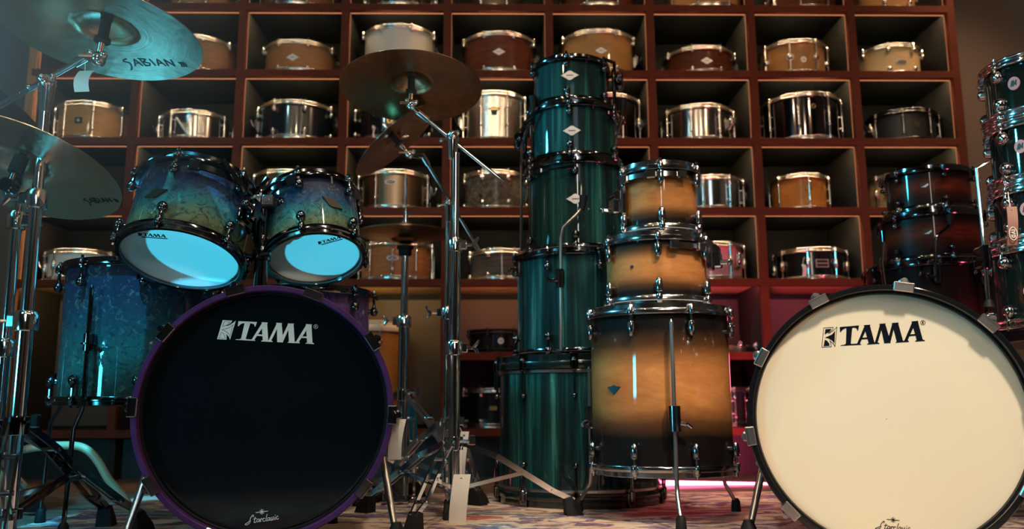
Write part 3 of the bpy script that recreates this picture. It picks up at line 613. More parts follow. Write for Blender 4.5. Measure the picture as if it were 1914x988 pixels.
# ------------------------------------------------------------------ bass drums (axis local z = towards viewer)
def bass(label, cpx, cpy, Y, Ro, depth, shell, hoopm, frontm, clawm, claw0, nclaw, fg, bg, filled, logo, lrot, scr, faceyaw, shellname='shell', hoopedge=None, holder=False, Mext=None):
    c = at(cpx, cpy, Y); toc = Vector((math.sin(faceyaw), -math.cos(faceyaw), 0))
    q = Matrix((Vector((-toc.y, toc.x, 0)), Vector((0, 0, 1)), toc)).transposed()  # columns: x right, y up, z toward viewer
    t = thing('bass_drum', label, 'bass drum', c, quat=q.to_quaternion())
    R = Ro-.016
    obj(shellname, MB().lathe([(R, -depth), (R, -.044), (R-.008, -.044), (R-.008, -depth)], 96, closed=True), shell, t)
    obj('front_head', MB().lathe([(R+.001, -.042), (R-.001, -.034), (R-.003, -.0316), (R-.005, -.0311), (R-.012, -.031), (.001, -.031)], 96, caps=False), frontm, t)
    obj('batter_head', MB().lathe([(.001, -depth-.001), (R-.002, -depth-.001), (R+.001, -depth+.006)], 96, caps=False), COATHEAD, t)
    for nm, zf in (('front_hoop', 0), ('rear_hoop', -depth-.012)):
        obj(nm, MB().lathe([(R+.002, zf-.042), (Ro-.002, zf-.042), (Ro, zf-.040), (Ro, zf-.002), (Ro-.002, zf), (R+.005, zf), (R+.003, zf-.002)], 128, closed=True), hoopm, t)
    obj('head_rim', MB().lathe([(R-.003, -.031), (R+.003, -.031), (R+.003, -.024), (R-.001, -.023)], 96, closed=True), BLKMAT if hoopedge is None else hoopedge, t)
    def claw():
        mb = MB(); mb.box(-.021, .021, Ro-.014, Ro+.005, -.001, .005, .002); mb.box(-.0215, .0215, Ro+.0, Ro+.007, -.046, .005, .002); mb.box(-.011, .011, Ro+.004, Ro+.017, -.050, -.016, .004)
        mb.cyl((0, Ro+.0125, -.02), (0, Ro+.0125, -.006), .0075, .0065, 10); mb.cyl((0, Ro+.0125, -.006), (0, Ro+.0125, .001), .0045, .004, 6); mb.cyl((0, Ro+.0125, -.12), (0, Ro+.0125, -.046), .0035, n=8)
        return mb.mesh('claw', clawm, 35)
    def lugm():
        mb = MB(); mb.lathe([(.0005, -.025), (.008, -.02), (.012, 0), (.012, .018), (.008, .026), (.0005, .028)], 12, M=Matrix.Translation((0, R+.016, -.14))); mb.cyl((0, R-.002, -.14), (0, R+.014, -.14), .009, n=10); return mb.mesh('lug', clawm, 50)
    cmx, lmx = claw(), lugm()
    for k in range(nclaw):
        a = -(claw0+2*PI*k/nclaw); link('claw', cmx, t, None, (0, 0, a)); link('lug', lmx, t, None, (0, 0, a))
    hgt, ly, lx = logo
    lettering(t, Matrix.Translation((lx, ly, -.0306)) @ Matrix.Rotation(lrot, 4, 'Z'), hgt, fg, bg, filled)
    script(t, Matrix.Translation((scr[0], scr[1], -.0306)) @ Matrix.Rotation(scr[3], 4, 'Z'), scr[2], fg)
    for sx in (-1, 1):  # spurs
        A = math.radians(22); bx, by = sx*(R+.004)*math.cos(A), -(R+.004)*math.sin(A)
        s = obj('spur', MB().pth([(bx, by, -.17), (bx+sx*.015, by-.01, -.165), (bx+sx*.045, -c.z+.035, -.075)], [.010, .010, .0075], 12), BNICK if clawm is BNICK else STEEL, t)
        mb = MB(); mb.box(bx-.016, bx+.016, by-.03, by+.03, -.19, -.15, .005); mb.cyl((bx+sx*.02, by, -.15), (bx+sx*.02, by, -.125), .008, n=10); obj('spur_bracket', mb, clawm, s)
        obj('rubber_foot', MB().lathe([(.022, 0), (.023, .006), (.018, .03), (.010, .048)], 16, M=Matrix.Translation((bx+sx*.047, -c.z+.0105, -.072)) @ Matrix.Rotation(-PI/2, 4, 'X')), RUBBER, s)
    return t
bL = bass('black-headed bass drum with a purple hoop on the left, white lettering on its head', 496, 768, 1.93, .2815, .42, BURLD, PURPLE, BLACKHEAD, CLAWN, math.radians(20), 10, WHITE, BLACKHEAD, True,
    (.0428, .156, -.008), math.radians(-2.6), (.000, -.240, .00037, math.radians(6)), .17)
bR = bass('cream-headed bass drum with a black hoop on the right, black lettering on its head', 1659, 783, 1.88, .296, .40, BLACK, BLACK, CREAMHEAD, STEEL, math.radians(10.5), 10, INK, CREAMHEAD, False,
    (.0430, .166, -.018), math.radians(2.0), (-.004, -.236, .00036, math.radians(-3)), -.36, hoopedge=BLKMAT)
# ------------------------------------------------------------------ blue burl kit
HD = dict(hoop=BNICK, hw=BNICK, lug='ball', style='cast')
def tomat(label, bpx, bpy_, Y, R, Hh, ax, **k):
    c = at(bpx, bpy_, Y); q = axisq(ax); 
    # spin so that lugs face the viewer predictably
    return drum('tom_drum', label, 'tom drum', c, R, Hh, BURL, quat=q, top=CLEARHEAD, bot=FROSTHEAD, **HD, **k)
t1 = tomat('larger blue-green burl tom over the left of the purple-hooped bass drum, cyan underside', 337, 489, 2.08, .142, .225, (.04, .37, .93), n=6, ph=math.radians(28), lz=.055)
t2 = tomat('smaller blue-green burl tom over the right of the purple-hooped bass drum, cyan underside', 590, 487, 2.16, .118, .200, (-.17, .37, .91), n=6, ph=math.radians(28), lz=.05)
def tomlogo(t, R, hgt, rot, x, yv):
    M = Matrix.Translation((x, yv, .0095)) @ Matrix.Rotation(rot, 4, 'Z') @ Matrix.Rotation(PI, 4, 'X')
    def sc(pts): return [(a*hgt, b*hgt) for a, b in map(tmap, pts)]
    mb = MB(); mb.M = M
    for g in TAMA+[EMB]: mb.poly(sc(g), 0, .0003)
    mb.stroke([(-2.0*hgt, -.35*hgt), (2.5*hgt, -.35*hgt)], .28*hgt, 0, .0003)
    return obj('lettering', mb, INK, t, flat=True)
# badges on toms
tomlogo(t1, .142, .0130, math.radians(4), -.038, -.096)
tomlogo(t2, .118, .0120, math.radians(-10), .050, -.062)
def tilted_badge(t, R, z, off, roll, sc_=1.0):
    plate(t, 'badge', [(x*sc_, y_*sc_) for x, y_ in diamond(.030, .013)], -PI/2+off, R, z, DBADGE, .003, roll)
tilted_badge(t1, .142, .105, -.28, .22); tilted_badge(t2, .118, .10, .62, -.5)
# suspension arms on the toms and the double holder
def mount(t, R, a, zc, top_):
    ca, sa = math.cos(a), math.sin(a); mb = MB(); mb.M = Matrix.Rotation(a, 4, 'Z')
    mb.box(R+.020, R+.034, -.028, .028, zc-.045, zc+.045, .006); mb.box(R+.034, R+.060, -.016, .016, zc-.030, zc+.030, .006); mb.cyl((R+.047, -.03, zc), (R+.047, .03, zc), .012, n=14)
    for s in (-1, 1):
        mb.pth([(R+.03, s*.02, zc+.04), (R+.032, s*.05, zc+.055), (R*.85+.02, s*.09, top_-.012)], .006, 8); mb.ball((R+.05, s*.034, zc), .009, 10)
    mb.pth([(R+.028, 0, zc-.045), (R+.026, .006, zc-.065), (R+.022, .0, zc-.085)], [.006, .007, .003], 8)
    return obj('suspension_mount', mb, BNICK, t, ang=40)
mount(t1, .142, math.radians(-22), .11, .225); mount(t2, .118, math.radians(200), .11, .20)
def ringbar(t, R, z, a0, a1, m, h_=.016, w_=.006, nm='suspension_ring'):
    mb = MB(); N = 16; vs = []; fs = []
    for i in range(N+1):
        a = a0+(a1-a0)*i/N
        for r_, zz in ((R, z), (R+w_, z), (R+w_, z+h_), (R, z+h_)): vs.append((r_*math.cos(a), r_*math.sin(a), zz))
    for i in range(N): fs += [(4*i+j, 4*i+(j+1) % 4, 4*i+4+(j+1) % 4, 4*i+4+j) for j in range(4)]
    fs += [(3, 2, 1, 0), (4*N, 4*N+1, 4*N+2, 4*N+3)]; mb.add(vs, fs)
    for q in (0, .5, 1.):
        a = a0+(a1-a0)*q; mb.M = Matrix.Rotation(a, 4, 'Z'); mb.box(R-.002, R+.014, -.014, .014, z-.006, z+h_+.004, .003); mb.M = Matrix.Identity(4)
    return obj(nm, mb, m, t)
ringbar(t1, .158, .170, math.radians(-75), math.radians(30), BNICK); ringbar(t2, .134, .150, math.radians(150), math.radians(262), BNICK)
hp = at(487, 520, 2.12)
th = thing('tom_holder', 'black chrome double tom holder post rising between the two blue-green burl toms', 'tom holder', (hp.x, 2.12, .585))
zt = at(487, 380, 2.12).z-.585
mb = MB(); mb.cyl((0, 0, 0), (0, 0, zt*.46), .017, n=16); mb.cyl((0, 0, zt*.40), (0, 0, zt*.50), .023, n=16); mb.lathe([(.034, 0), (.034, .008), (.02, .016)], 20); obj('lower_tube', mb, BNICK, th)
obj('upper_tube', MB().cyl((0, 0, zt*.5), (0, 0, zt), .0125, n=16), BNICK, th)
mb = MB(); mb.box(-.030, -.002, -.03, .03, zt-.012, zt+.016, .003); mb.box(.002, .030, -.03, .03, zt-.012, zt+.016, .003)
for s in (-1, 1): mb.cyl((s*.014, -.034, zt+.002), (s*.014, -.03, zt+.002), .007, n=12)
obj('top_clamp', mb, STEEL, th)
mb = MB(); mb.pth([(-.028, 0, zt), (-.05, .005, zt+.004), (-.075, .005, zt+.02)], .008, 10); mb.ball((-.05, -.0, zt), .016, 14); obj('arm', mb, BNICK, th)
mb = MB(); mb.pth([(.028, 0, zt), (.045, .005, zt+.003), (.06, .005, zt+.01)], .008, 10); mb.ball((.047, 0, zt), .016, 14); obj('arm', mb, BNICK, th)
mb = MB(); mb.cyl((-.02, -.012, zt*.45), (-.048, -.03, zt*.45), .006, n=8); mb.ball((-.05, -.032, zt*.45), .010, 10, (1, 1, .6)); mb.cyl((.0, -.02, zt*.45), (.03, -.03, zt*.45), .005, n=8); obj('wing_bolt', mb, BNICK, th)
# floor toms of the blue kit
def ftleg(t, a, R, zl, ztop, zfoot, m, z_b, splay=.03, rub=True, off=.026):
    mb = MB(); mb.M = Matrix.Rotation(a, 4, 'Z'); r = R+off
    mb.pth([(r, 0, ztop), (r, 0, zl), (r+.003, 0, zl-.03), (r+splay, 0, zl-.075), (r+splay+.008, 0, zfoot+.03)], .0058, 10); mb.cyl((r, 0, ztop), (r, 0, ztop+.008), .0058, .001, 10)
    zz = zl+.05
    while zz < ztop-.01: mb.lathe([(.0062, zz), (.0062, zz+.0025)], 10, M=Matrix.Translation((r, 0, 0))); zz += .05
    l = obj('leg', mb, STEEL if m is SMOKE else m, t)
    mb = MB(); mb.M = Matrix.Rotation(a, 4, 'Z'); bh = .033 if m is SMOKE else .022; br_ = .0165 if m is SMOKE else .011; mb.box(R, r-.004, -br_, br_, z_b-bh, z_b+bh, .004); mb.cyl((r, 0, z_b-bh), (r, 0, z_b+bh), br_, n=18); mb.lathe([(.0175, z_b-.006), (.0175, z_b-.002)], 18, M=Matrix.Translation((r, 0, 0)))
    mb.cyl((r, .012, z_b-.012), (r+.006, .030, z_b-.016), .007, n=10); mb.pth([(r+.006, .03, z_b-.014), (r+.004, .043, z_b-.024)], [.006, .005], 8)
    obj('leg_bracket', mb, m, l)
    if rub: 
        mb = MB(); mb.M = Matrix.Rotation(a, 4, 'Z'); mb.lathe([(.014, zfoot), (.0145, zfoot+.004), (.0125, zfoot+.03), (.0075, zfoot+.038)], 16, M=Matrix.Translation((r+splay+.008, 0, 0))); obj('rubber_foot', mb, RUBBER, l)
    return l
c = at(253, 750, 2.42)
fb = c.z-.012
ft = drum('floor_tom', 'dark blue-green burl floor tom at the left behind the purple-hooped bass drum', 'floor tom', (c.x, 2.42, fb), .198, .385, BURLD, BNICK, BNICK, 8, 'ball', math.radians(22.5), 'cast', top=COATHEAD, bot=CLEARHEAD, lz=.065)
ftleg(ft, math.radians(-100), .198, .02, .30, -fb+.010, BNICK, .16); ftleg(ft, math.radians(170), .198, .03, .25, -fb+.010, BNICK, .10)
c = at(578, 750, 2.62)
ft2 = drum('floor_tom', 'purple burl floor tom half hidden behind the right edge of the purple-hooped bass drum', 'floor tom', (c.x, 2.62, .32), .172, at(578, 530, 2.45).z-.32, BURLP, BNICK, BNICK, 8, 'ball', math.radians(8), 'cast', lz=.06)
tilted_badge(ft2, .172, .15, .60, 0)
for a in (-60, 60, 180): ftleg(ft2, math.radians(a), .172, .02, .25, -.31, BNICK, .12)
# ------------------------------------------------------------------ teal stack
def zat(px, py, Y): return at(px, py, Y).z
TX = lambda px, Y: at(px, 700, Y).x
ty = 2.97; tx = at(1083, 800, ty).x; tbh = zat(1030, 660, ty-.28)-.010
tb = drum('bass_drum', 'teal striped bass drum lying on its end at the bottom of the tall teal stack', 'bass drum', (tx, ty, .010), .271, tbh, TEALW, TEALD, BNICK, 10, 'small', math.radians(10), 'none' if False else 'cast', hh=.045, lz=.13, badgek=None)
for zz in (.052, tbh-.052):
    mb = MB(); mb.lathe([(.271, zz-.006), (.275, zz-.006), (.2755, zz), (.275, zz+.004), (.271, zz+.004)], 96, closed=True); obj('metal_bead', mb, STEEL, tb)
def clawset(t, R, zt_, zb_, n, ph):
    def f(): 
        mb = MB(); mb.box(-.013, .013, -.017, .004, -.002, .002, .001); mb.box(-.013, .013, .0, .005, -.045, .003, .0015); mb.box(-.008, .008, .004, .014, -.052, -.018, .003); mb.cyl((0, .009, -.11), (0, .009, -.052), .003, n=8); return mb.mesh('claw', BNICK, 35)
    me = cm('sclaw', f)
    for k in range(n):
        a = ph+2*PI*k/n
        link('claw', me, t, ((R+.012)*math.cos(a), (R+.012)*math.sin(a), zt_), (0, 0, a-PI/2)); link('claw', me, t, ((R+.012)*math.cos(a), (R+.012)*math.sin(a), zb_), (PI, 0, a+PI/2))
clawset(tb, .271, tbh, 0, 10, math.radians(10))
def stackdrum(name, label, cat, px, Y, ztop, zbot, R, shell, hoop, lug, n, ph, badgek=None, bz=.5, boff=0, hh=.022, lz=.05, group=None, **k):
    x = at(px, 700, Y).x if not isinstance(px, Vector) else px.x
    return drum(name, label, cat, (x, Y, zbot), R, ztop-zbot, shell, hoop, hoop, n, lug, ph, 'cast', badgek=badgek, bz=bz, boff=boff, hh=hh, lz=lz, group=group, **k)
def zat(px, py, Y): return at(px, py, Y).z
TY = 2.95
zA = tbh+.010
zB = zat(1060, 463, TY-.20); zC = zat(1070, 292, TY-.17); zD = zat(1070, 187, TY-.15); zE = zat(1065, 101, TY-.13)
def px_x(px, z, Y):
    a = at(px, 494, Y); lo = 494
    for _ in range(6):
        a = at(px, lo, Y); lo += (a.z-z)/Y*F*.98
    return a.x
def sdx(px, z, Y): return Vector((px_x(px, z, Y), 0, 0))
d1 = stackdrum('floor_tom', 'teal striped floor tom standing on the teal bass drum, in the tall teal stack', 'floor tom', sdx(1080, .62, TY), TY, zB, zA, .209, TEALW, BNICK, 'ball', 8, math.radians(14), lz=.06)
d2 = stackdrum('tom_drum', 'deep teal striped tom above the teal floor tom, third from the top of its stack', 'tom drum', sdx(1077, .95, TY), TY, zC, zB, .169, TEALW, BNICK, 'ball', 6, math.radians(24), 'diamond', .54, -.1, lz=.05)
d3 = stackdrum('tom_drum', 'teal striped tom second from the top of the tall teal stack', 'tom drum', sdx(1073, 1.2, TY), TY, zD, zC, .156, TEALW, BNICK, 'ball', 6, math.radians(20), 'diamond', .46, -.13, lz=.045)
d4 = stackdrum('tom_drum', 'small teal striped tom topping the tall teal stack', 'tom drum', sdx(1067, 1.35, TY), TY, zE, zD, .131, TEALW, BNICK, 'ball', 6, math.radians(20), 'diamond', .55, -.1, lz=.04)
ringbar(d3, .170, (zD-zC)-.045, math.radians(-50), math.radians(20), plain('rose_nickel', (.35, .10, .14), 1, .15), .006, .004)
ringbar(d2, .183, (zC-zB)-.045, math.radians(-170), math.radians(-100), BNICK, .008, .004)
mount(d4, .131, math.radians(-12), (zE-zD)*.62, zE-zD)
mount(d3, .156, math.radians(190), (zD-zC)*.45, zD-zC)
# stowed legs of the teal floor tom: rubber tip on a bent tube, held in its bracket
def stowed(t, base, pts, m, tip, tipend, rings=True, br=None, tm=RUBBER):
    mb = MB(); P = [Vector(p)-Vector(base) for p in pts]; mb.pth(P, .0055, 10)
    l = obj('leg', mb, m, t); mb = MB(); mb.cyl(Vector(tip)-Vector(base), Vector(tipend)-Vector(base), .008, .014, 14); obj('rubber_foot', mb, tm, l)
    if br is not None:
        b = Vector(br)-Vector(base); mb = MB(); mb.box(b.x-.014, b.x+.014, b.y-.010, b.y+.034, b.z-.028, b.z+.028, .005); mb.cyl(b+Vector((0, 0, -.03)), b+Vector((0, 0, .03)), .012, n=14); mb.cyl(b+Vector((-.01, -.005, -.008)), b+Vector((-.04, -.012, -.008)), .006, n=8); mb.box(b.x-.046, b.x-.036, b.y-.02, b.y-.004, b.z-.015, b.z+.0, .002); obj('leg_bracket', mb, BNICK, l)
bs = d1.location
yf = TY-.240
stowed(d1, bs, [at(1048, 655, yf), at(1048, 520, yf), at(1048, 445, yf), at(1052, 425, yf), at(1080, 398, yf-.01), at(1088, 388, yf-.01)], STEEL, at(1088, 392, yf-.01), at(1091, 366, yf-.01), br=at(1047, 520, yf))
yl = TY-.06
stowed(d1, bs, [at(974, 470, yl), at(975, 300, yl), at(976, 268, yl), at(984, 245, yl), at(998, 212, yl)], CHROME, at(998, 214, yl), at(995, 180, yl), br=at(974, 500, yl))
stowed(d1, bs, [at(1148, 440, yl), at(1149, 300, yl), at(1150, 258, yl), at(1156, 238, yl), at(1163, 214, yl)], CHROME, at(1163, 216, yl), at(1165, 184, yl), br=at(1152, 470, yl))
# ------------------------------------------------------------------ natural burst stack
NY = 2.50; nx = sdx(1234, .38, NY).x
zf0 = .1325; zf1 = .597
d5 = drum('floor_tom', 'natural maple floor tom with dark burst edges, bottom of the natural stack', 'floor tom', (nx, NY, zf0), .198, zf1-zf0, NATB, SMOKE, SMOKE, 8, 'bullet', math.radians(14), 'cast', hh=.030, lz=.068)
d5z = zf1-zf0
plate(d5, 'badge', [(-.023, .008), (-.012, .009), (0, .013), (.012, .009), (.023, .008), (.015, -.001), (.0, -.013), (-.015, -.001)], math.radians(-90-50), .198, d5z*.50, INKT, .002)
def frontleg():
    a = math.radians(-92); l = ftleg(d5, a, .198, -.01, d5z-.055, -zf0+.010, SMOKE, .155, .035, off=.030)
frontleg()
for a in (28, 148): ftleg(d5, math.radians(a), .198, -.01, .3, -zf0+.010, SMOKE, .155, .035, off=.030)
z2a = zf1; z2b = .808; z1a = .808; z1b = 1.023
d6 = stackdrum('tom_drum', 'natural maple tom with dark burst edges sitting on the natural floor tom', 'tom drum', sdx(1226, .72, NY), NY, z2b, z2a, .145, NATB2, SMOKE, 'bullet', 6, math.radians(22), None, hh=.028, lz=.055)
plate(d6, 'air_vent', oval(.005, .005), math.radians(-90-38), .145, .112, DBADGE, .002)
plate(d6, 'air_vent_mark', oval(.0025, .0025), math.radians(-90-38), .147, .112, CHROME, .002)
d7 = stackdrum('tom_drum', 'small natural maple tom with dark burst edges on top of the natural stack', 'tom drum', sdx(1232, .93, NY), NY, z1b, z1a, .110, NATB2, SMOKE, 'bullet', 6, math.radians(22), None, hh=.028, lz=.052)
ringbar(d6, .159, (z2b-z2a)-.050, math.radians(-82), math.radians(-20), SMOKE, .014, .006)
ringbar(d7, .124, (z1b-z1a)-.052, math.radians(-150), math.radians(-70), SMOKE, .014, .006)
def nmount(t, R, a, zc):
    mb = MB(); mb.M = Matrix.Rotation(a, 4, 'Z'); mb.box(R+.006, R+.024, -.026, .026, zc-.038, zc+.046, .004); mb.box(R+.024, R+.048, -.016, .016, zc-.034, zc+.010, .004); mb.cyl((R+.03, -.02, zc+.02), (R+.03, .02, zc+.02), .014, n=14); mb.cyl((R+.045, -.012, zc-.02), (R+.066, -.012, zc-.02), .007, n=10); mb.ball((R+.07, -.012, zc-.02), .010, 10, (.8, 1, 1)); obj('suspension_mount', mb, SMOKE, t)
nmount(d7, .110, math.radians(-165), .105); nmount(d6, .145, math.radians(-22), .150)
# ------------------------------------------------------------------ dark red stack on the right
RY = 2.95
rz = [.02, zat(1745, 482, RY-.2), zat(1735, 386, RY-.18), zat(1735, 303, RY-.16)]
e1 = stackdrum('floor_tom', 'ember red and black floor tom behind the cream bass drum', 'floor tom', sdx(1742, .7, RY), RY, rz[1], .14, .205, REDB, BNICK, 'small', 8, math.radians(10), lz=.05)
for a in (-75, 45, 165): ftleg(e1, math.radians(a), .205, .02, rz[1]-.14+.03 if a == -75 else .25, -.13, BNICK, rz[1]-.14-.07 if a == -75 else .12)
e2 = stackdrum('tom_drum', 'ember red and black tom in the middle of the dark stack on the right', 'tom drum', sdx(1737, .97, RY), RY, rz[2], rz[1], .160, REDB, BNICK, 'small', 6, math.radians(24), None, lz=.045)
e3 = stackdrum('tom_drum', 'ember red and black tom on top of the dark stack on the right', 'tom drum', sdx(1732, 1.1, RY), RY, rz[3], rz[2], .136, REDB, BNICK, 'small', 6, math.radians(24), None, lz=.04)
for e, R in ((e2, .160), (e3, .136)):
    h_ = (rz[2]-rz[1] if e is e2 else rz[3]-rz[2]); plate(e, 'badge', rect(.016, .011), math.radians(-90-30), R, h_*.56, BLKMAT, .002); plate(e, 'badge_mark', [(-.012, -.005), (-.003, -.002), (.010, .006), (.012, .001), (.002, -.007)], math.radians(-90-30), R+.002, h_*.56, BADGE, .001)
bs2 = e1.location
yl = RY-.16
stowed(e1, bs2, [at(1655, 545, yl), at(1648, 490, yl), at(1650, 470, yl), at(1652, 440, yl)], CHROME, at(1651, 452, yl), at(1650, 432, yl), tm=BNICK)
yf = RY-.20
stowed(e1, bs2, [at(1749, 500, yf), at(1749, 450, yf), at(1752, 440, yf), at(1772, 425, yf), at(1776, 415, yf)], BNICK, at(1776, 420, yf), at(1776, 402, yf), br=at(1752, 512, yf))
# ------------------------------------------------------------------ green acrylic stack at the right edge
GY = 2.25
gx = at(1984, 500, GY).x
gz = [zat(1950, 617, GY), zat(1930, 442, GY-.15), zat(1930, 326, GY-.15), zat(1930, 200, GY-.15), zat(1930, 82, GY-.15)]
pd = thing('display_riser', 'low black riser under the dark green drum stack at the right edge', 'riser', (gx, GY, .005))
obj('top_plate', MB().box(-.17, .26, -.20, .25, gz[0]-.04, gz[0]-.006, .004), BLACK, pd)
obj('chrome_edge', MB().box(-.172, .262, -.203, -.197, gz[0]-.048, gz[0]-.040), CHROME, pd)
for sx, sy in ((-.15, -.18), (.24, -.18), (-.15, .23), (.24, .23)): obj('leg', MB().box(sx-.012, sx+.012, sy-.012, sy+.012, 0, gz[0]-.045), BLKMAT, pd)
gn = ['dark green acrylic floor tom with pink round badge on the riser at right', 'dark green acrylic tom above the acrylic floor tom, brown card tag in front', 'dark green acrylic tom second from the top at the right edge', 'topmost dark green acrylic tom at the right edge']
gd = []
for k in range(4):
    R = (.168, .140, .132, .132)[k]
    g = drum('floor_tom' if k == 0 else 'tom_drum', gn[k], 'floor tom' if k == 0 else 'tom drum', (gx-(0, .0, .0, .0)[k]-(.168-R)*.25, GY, gz[k]-.0 if k else gz[0]), R, gz[k+1]-gz[k], ACRYL, CHROME, CHROME, 8 if k == 0 else 6, 'turret', math.radians(14 if k else 10), 'flange', hh=.026, lz=.048, group=None)
    badge(g, 'pink', R, (gz[k+1]-gz[k])*(.42 if k == 0 else .55), math.radians(-60 if k == 0 else -58)); gd.append(g)
yp = GY-.10
stowed(gd[0], gd[0].location, [at(1848, 570, yp), at(1840, 470, yp), at(1826, 315, yp), at(1848, 303, yp)], CHROME, at(1848, 560, yp), at(1848, 574, yp), br=at(1842, 480, yp))
tg = tagcard('brown card tag with pale round mark on the dark green drums', at(1891, 386, GY-.20), .024, .098, KRAFT, -.15, lean=.004)
mb = MB(); mb.M = Matrix.Translation((-.008, -.0125, -.070)) @ Matrix.Rotation(PI/2, 4, 'X')
mb.stroke([(.009*math.cos(q*PI/12), .016*math.sin(q*PI/12)) for q in range(24)], .002, 0, .0005, True)
mb.stroke([(-.004, .008), (.004, .009), (.003, .004), (-.004, .003), (.004, -.001)], .002, 0, .0005); mb.stroke([(-.004, -.004), (.004, -.004), (.003, -.009), (-.003, -.009), (-.004, -.004)], .002, 0, .0005)
obj('printed_mark', mb, CARD, tg, flat=True)
# ------------------------------------------------------------------ cymbals
def cymbal(label, pos, ax, R, mat, bell=.052, bh=.020, bow=.017, spin=0, holes=None, name='cymbal', cat='cymbal', group=None):
    t = thing(name, label, cat, pos, group, quat=axisq(ax, spin))
    prof = [(.006, bh)]
    for i in range(1, 7): prof.append((bell*i/6., bh*(1-(i/6.)**2.2)))
    n = 16
    for i in range(1, n+1): f = i/n; prof.append((bell+(R-bell)*f, -bow*(f**1.35)))
    up = prof; lo = [(r_, z-.0013) for r_, z in prof]
    N = 128; m = len(up); mb = MB()
    vs = [(r_*math.cos(2*PI*k/N), r_*math.sin(2*PI*k/N), z) for r_, z in up+lo for k in range(N)]
    fs = []; cutf = lambda i, k: False
    if holes:
        def cutf(i, k):
            r_ = (up[i][0]+up[i+1][0])/2; a = 2*PI*(k+.5)/N
            return any((r_*math.cos(a)-hx)**2+(r_*math.sin(a)-hy)**2 < hr*hr for hx, hy, hr in holes)
    for i in range(m-1):
        for k in range(N):
            if cutf(i, k): continue
            k2 = (k+1) % N; fs.append((i*N+k, i*N+k2, (i+1)*N+k2, (i+1)*N+k)[::-1] if False else (i*N+k, (i+1)*N+k, (i+1)*N+k2, i*N+k2)); o_ = m*N; fs.append((o_+i*N+k, o_+i*N+k2, o_+(i+1)*N+k2, o_+(i+1)*N+k))
    for k in range(N):
        k2 = (k+1) % N; fs.append(((m-1)*N+k, (m-1)*N+m*N+k, (m-1)*N+m*N+k2, (m-1)*N+k2)); fs.append((k, k2, m*N+k2, m*N+k))
    mb.add(vs, fs); obj('cymbal_body', mb, mat, t, ang=60)
    t['R'] = R; t['bell'] = bell; t['bow'] = bow
    return t
def cz(t, r_):
    R, bell, bow = t['R'], t['bell'], t['bow']; f = max(0, (r_-bell)/(R-bell)); return -bow*(f**1.35)-.0013
SAB = [[(14,30),(4,26),(0,20),(12,14),(12,6),(6,-8),(0,-14)], [(20,0),(32,28),(40,0)], [(22,10),(40,12)], [(46,28),(48,0)], [(42,30),(62,26),(50,16),(64,10),(60,2),(46,0)], [(72,28),(74,0)], [(82,0),(92,28),(102,0)], [(84,10),(100,11)], [(108,0),(110,28),(126,0),(128,28)], [(144,20),(148,10),(144,0)], [(150,20),(154,10),(150,0)], [(156,20),(160,10),(156,0)]]
def sabian(t, x0, y0, rot, s, m):
    mb = MB(); cr, sr = math.cos(rot), math.sin(rot)
    for g in SAB:
        P = []
        for u, v in g:
            u = (u-70)*s; v = (v-14)*s; P.append((x0+u*cr-v*sr, y0-u*sr-v*cr))
        Q = []
        for a, b in zip(P, P[1:]):
            for q in range(4): Q.append((a[0]+(b[0]-a[0])*q/4, a[1]+(b[1]-a[1])*q/4))
        Q.append(P[-1])
        W_ = s*4.2; vs = []; fs = []
        for i, p in enumerate(Q):
            a = Vector(Q[max(i-1, 0)]); b = Vector(Q[min(i+1, len(Q)-1)]); d = (b-a).normalized(); n_ = Vector((-d.y, d.x))*W_/2
            for sg in (-1, 1):
                x, y_ = p[0]+n_.x*sg, p[1]+n_.y*sg; vs.append((x, y_, cz(t, math.hypot(x, y_))-.0006))
        for i in range(len(Q)-1): fs.append((2*i, 2*i+1, 2*i+3, 2*i+2))
        mb.add(vs, fs)
    obj('signature_lettering', mb, m, t, flat=True)
c1_ = cymbal('large bronze cymbal with a shiny bell hanging centre above the hi-hat', at(769, 155, 2.50), (.0, .155, .985), .217, CYM, bell=.064, bh=.030, bow=.018)
c2_ = cymbal('cyan-lit cymbal with black signature lettering at the top left corner', at(196, 52, 1.75), (.06, .11, .99), .203, CYMB, bell=.066, bh=.030, bow=.016)
sabian(c2_, .052, .128, math.radians(9), .00094, INKT)
c3_ = cymbal('lower left cymbal with black signature lettering below the cyan-lit one', at(36, 304, 1.85), (.12, .29, .95), .221, CYMB, bell=.066, bh=.028, bow=.016)
sabian(c3_, .138, .112, math.radians(22), .00062, INK)
c4_ = cymbal('brown cymbal cut off by the left edge of the frame', at(-40, 170, 2.3), (.45, .25, .86), .22, CYMD)
c5_ = cymbal('small steeply tilted cymbal with round holes below the large centre cymbal', at(736, 256, 2.72), (-.66, -.04, .75), .172, CYMD, bell=.034, bh=.012, bow=.014, holes=[(.083*math.cos(a), .083*math.sin(a), .022) for a in [1.2, 4.4]])
HY = 3.05
c6_ = cymbal('top hi-hat cymbal on the chrome stand behind the purple-hooped bass drum', at(757, 421, HY)-Vector((0, 0, .008)), (0, -.02, 1), .170, CYM, bh=.018, bow=.018)
c7 = at(757, 421, HY)-Vector((0, 0, .052))
c7_ = cymbal('bottom hi-hat cymbal facing up under the top one', c7, (.0, .0, -1), .170, CYM, bh=.018, bow=.018)
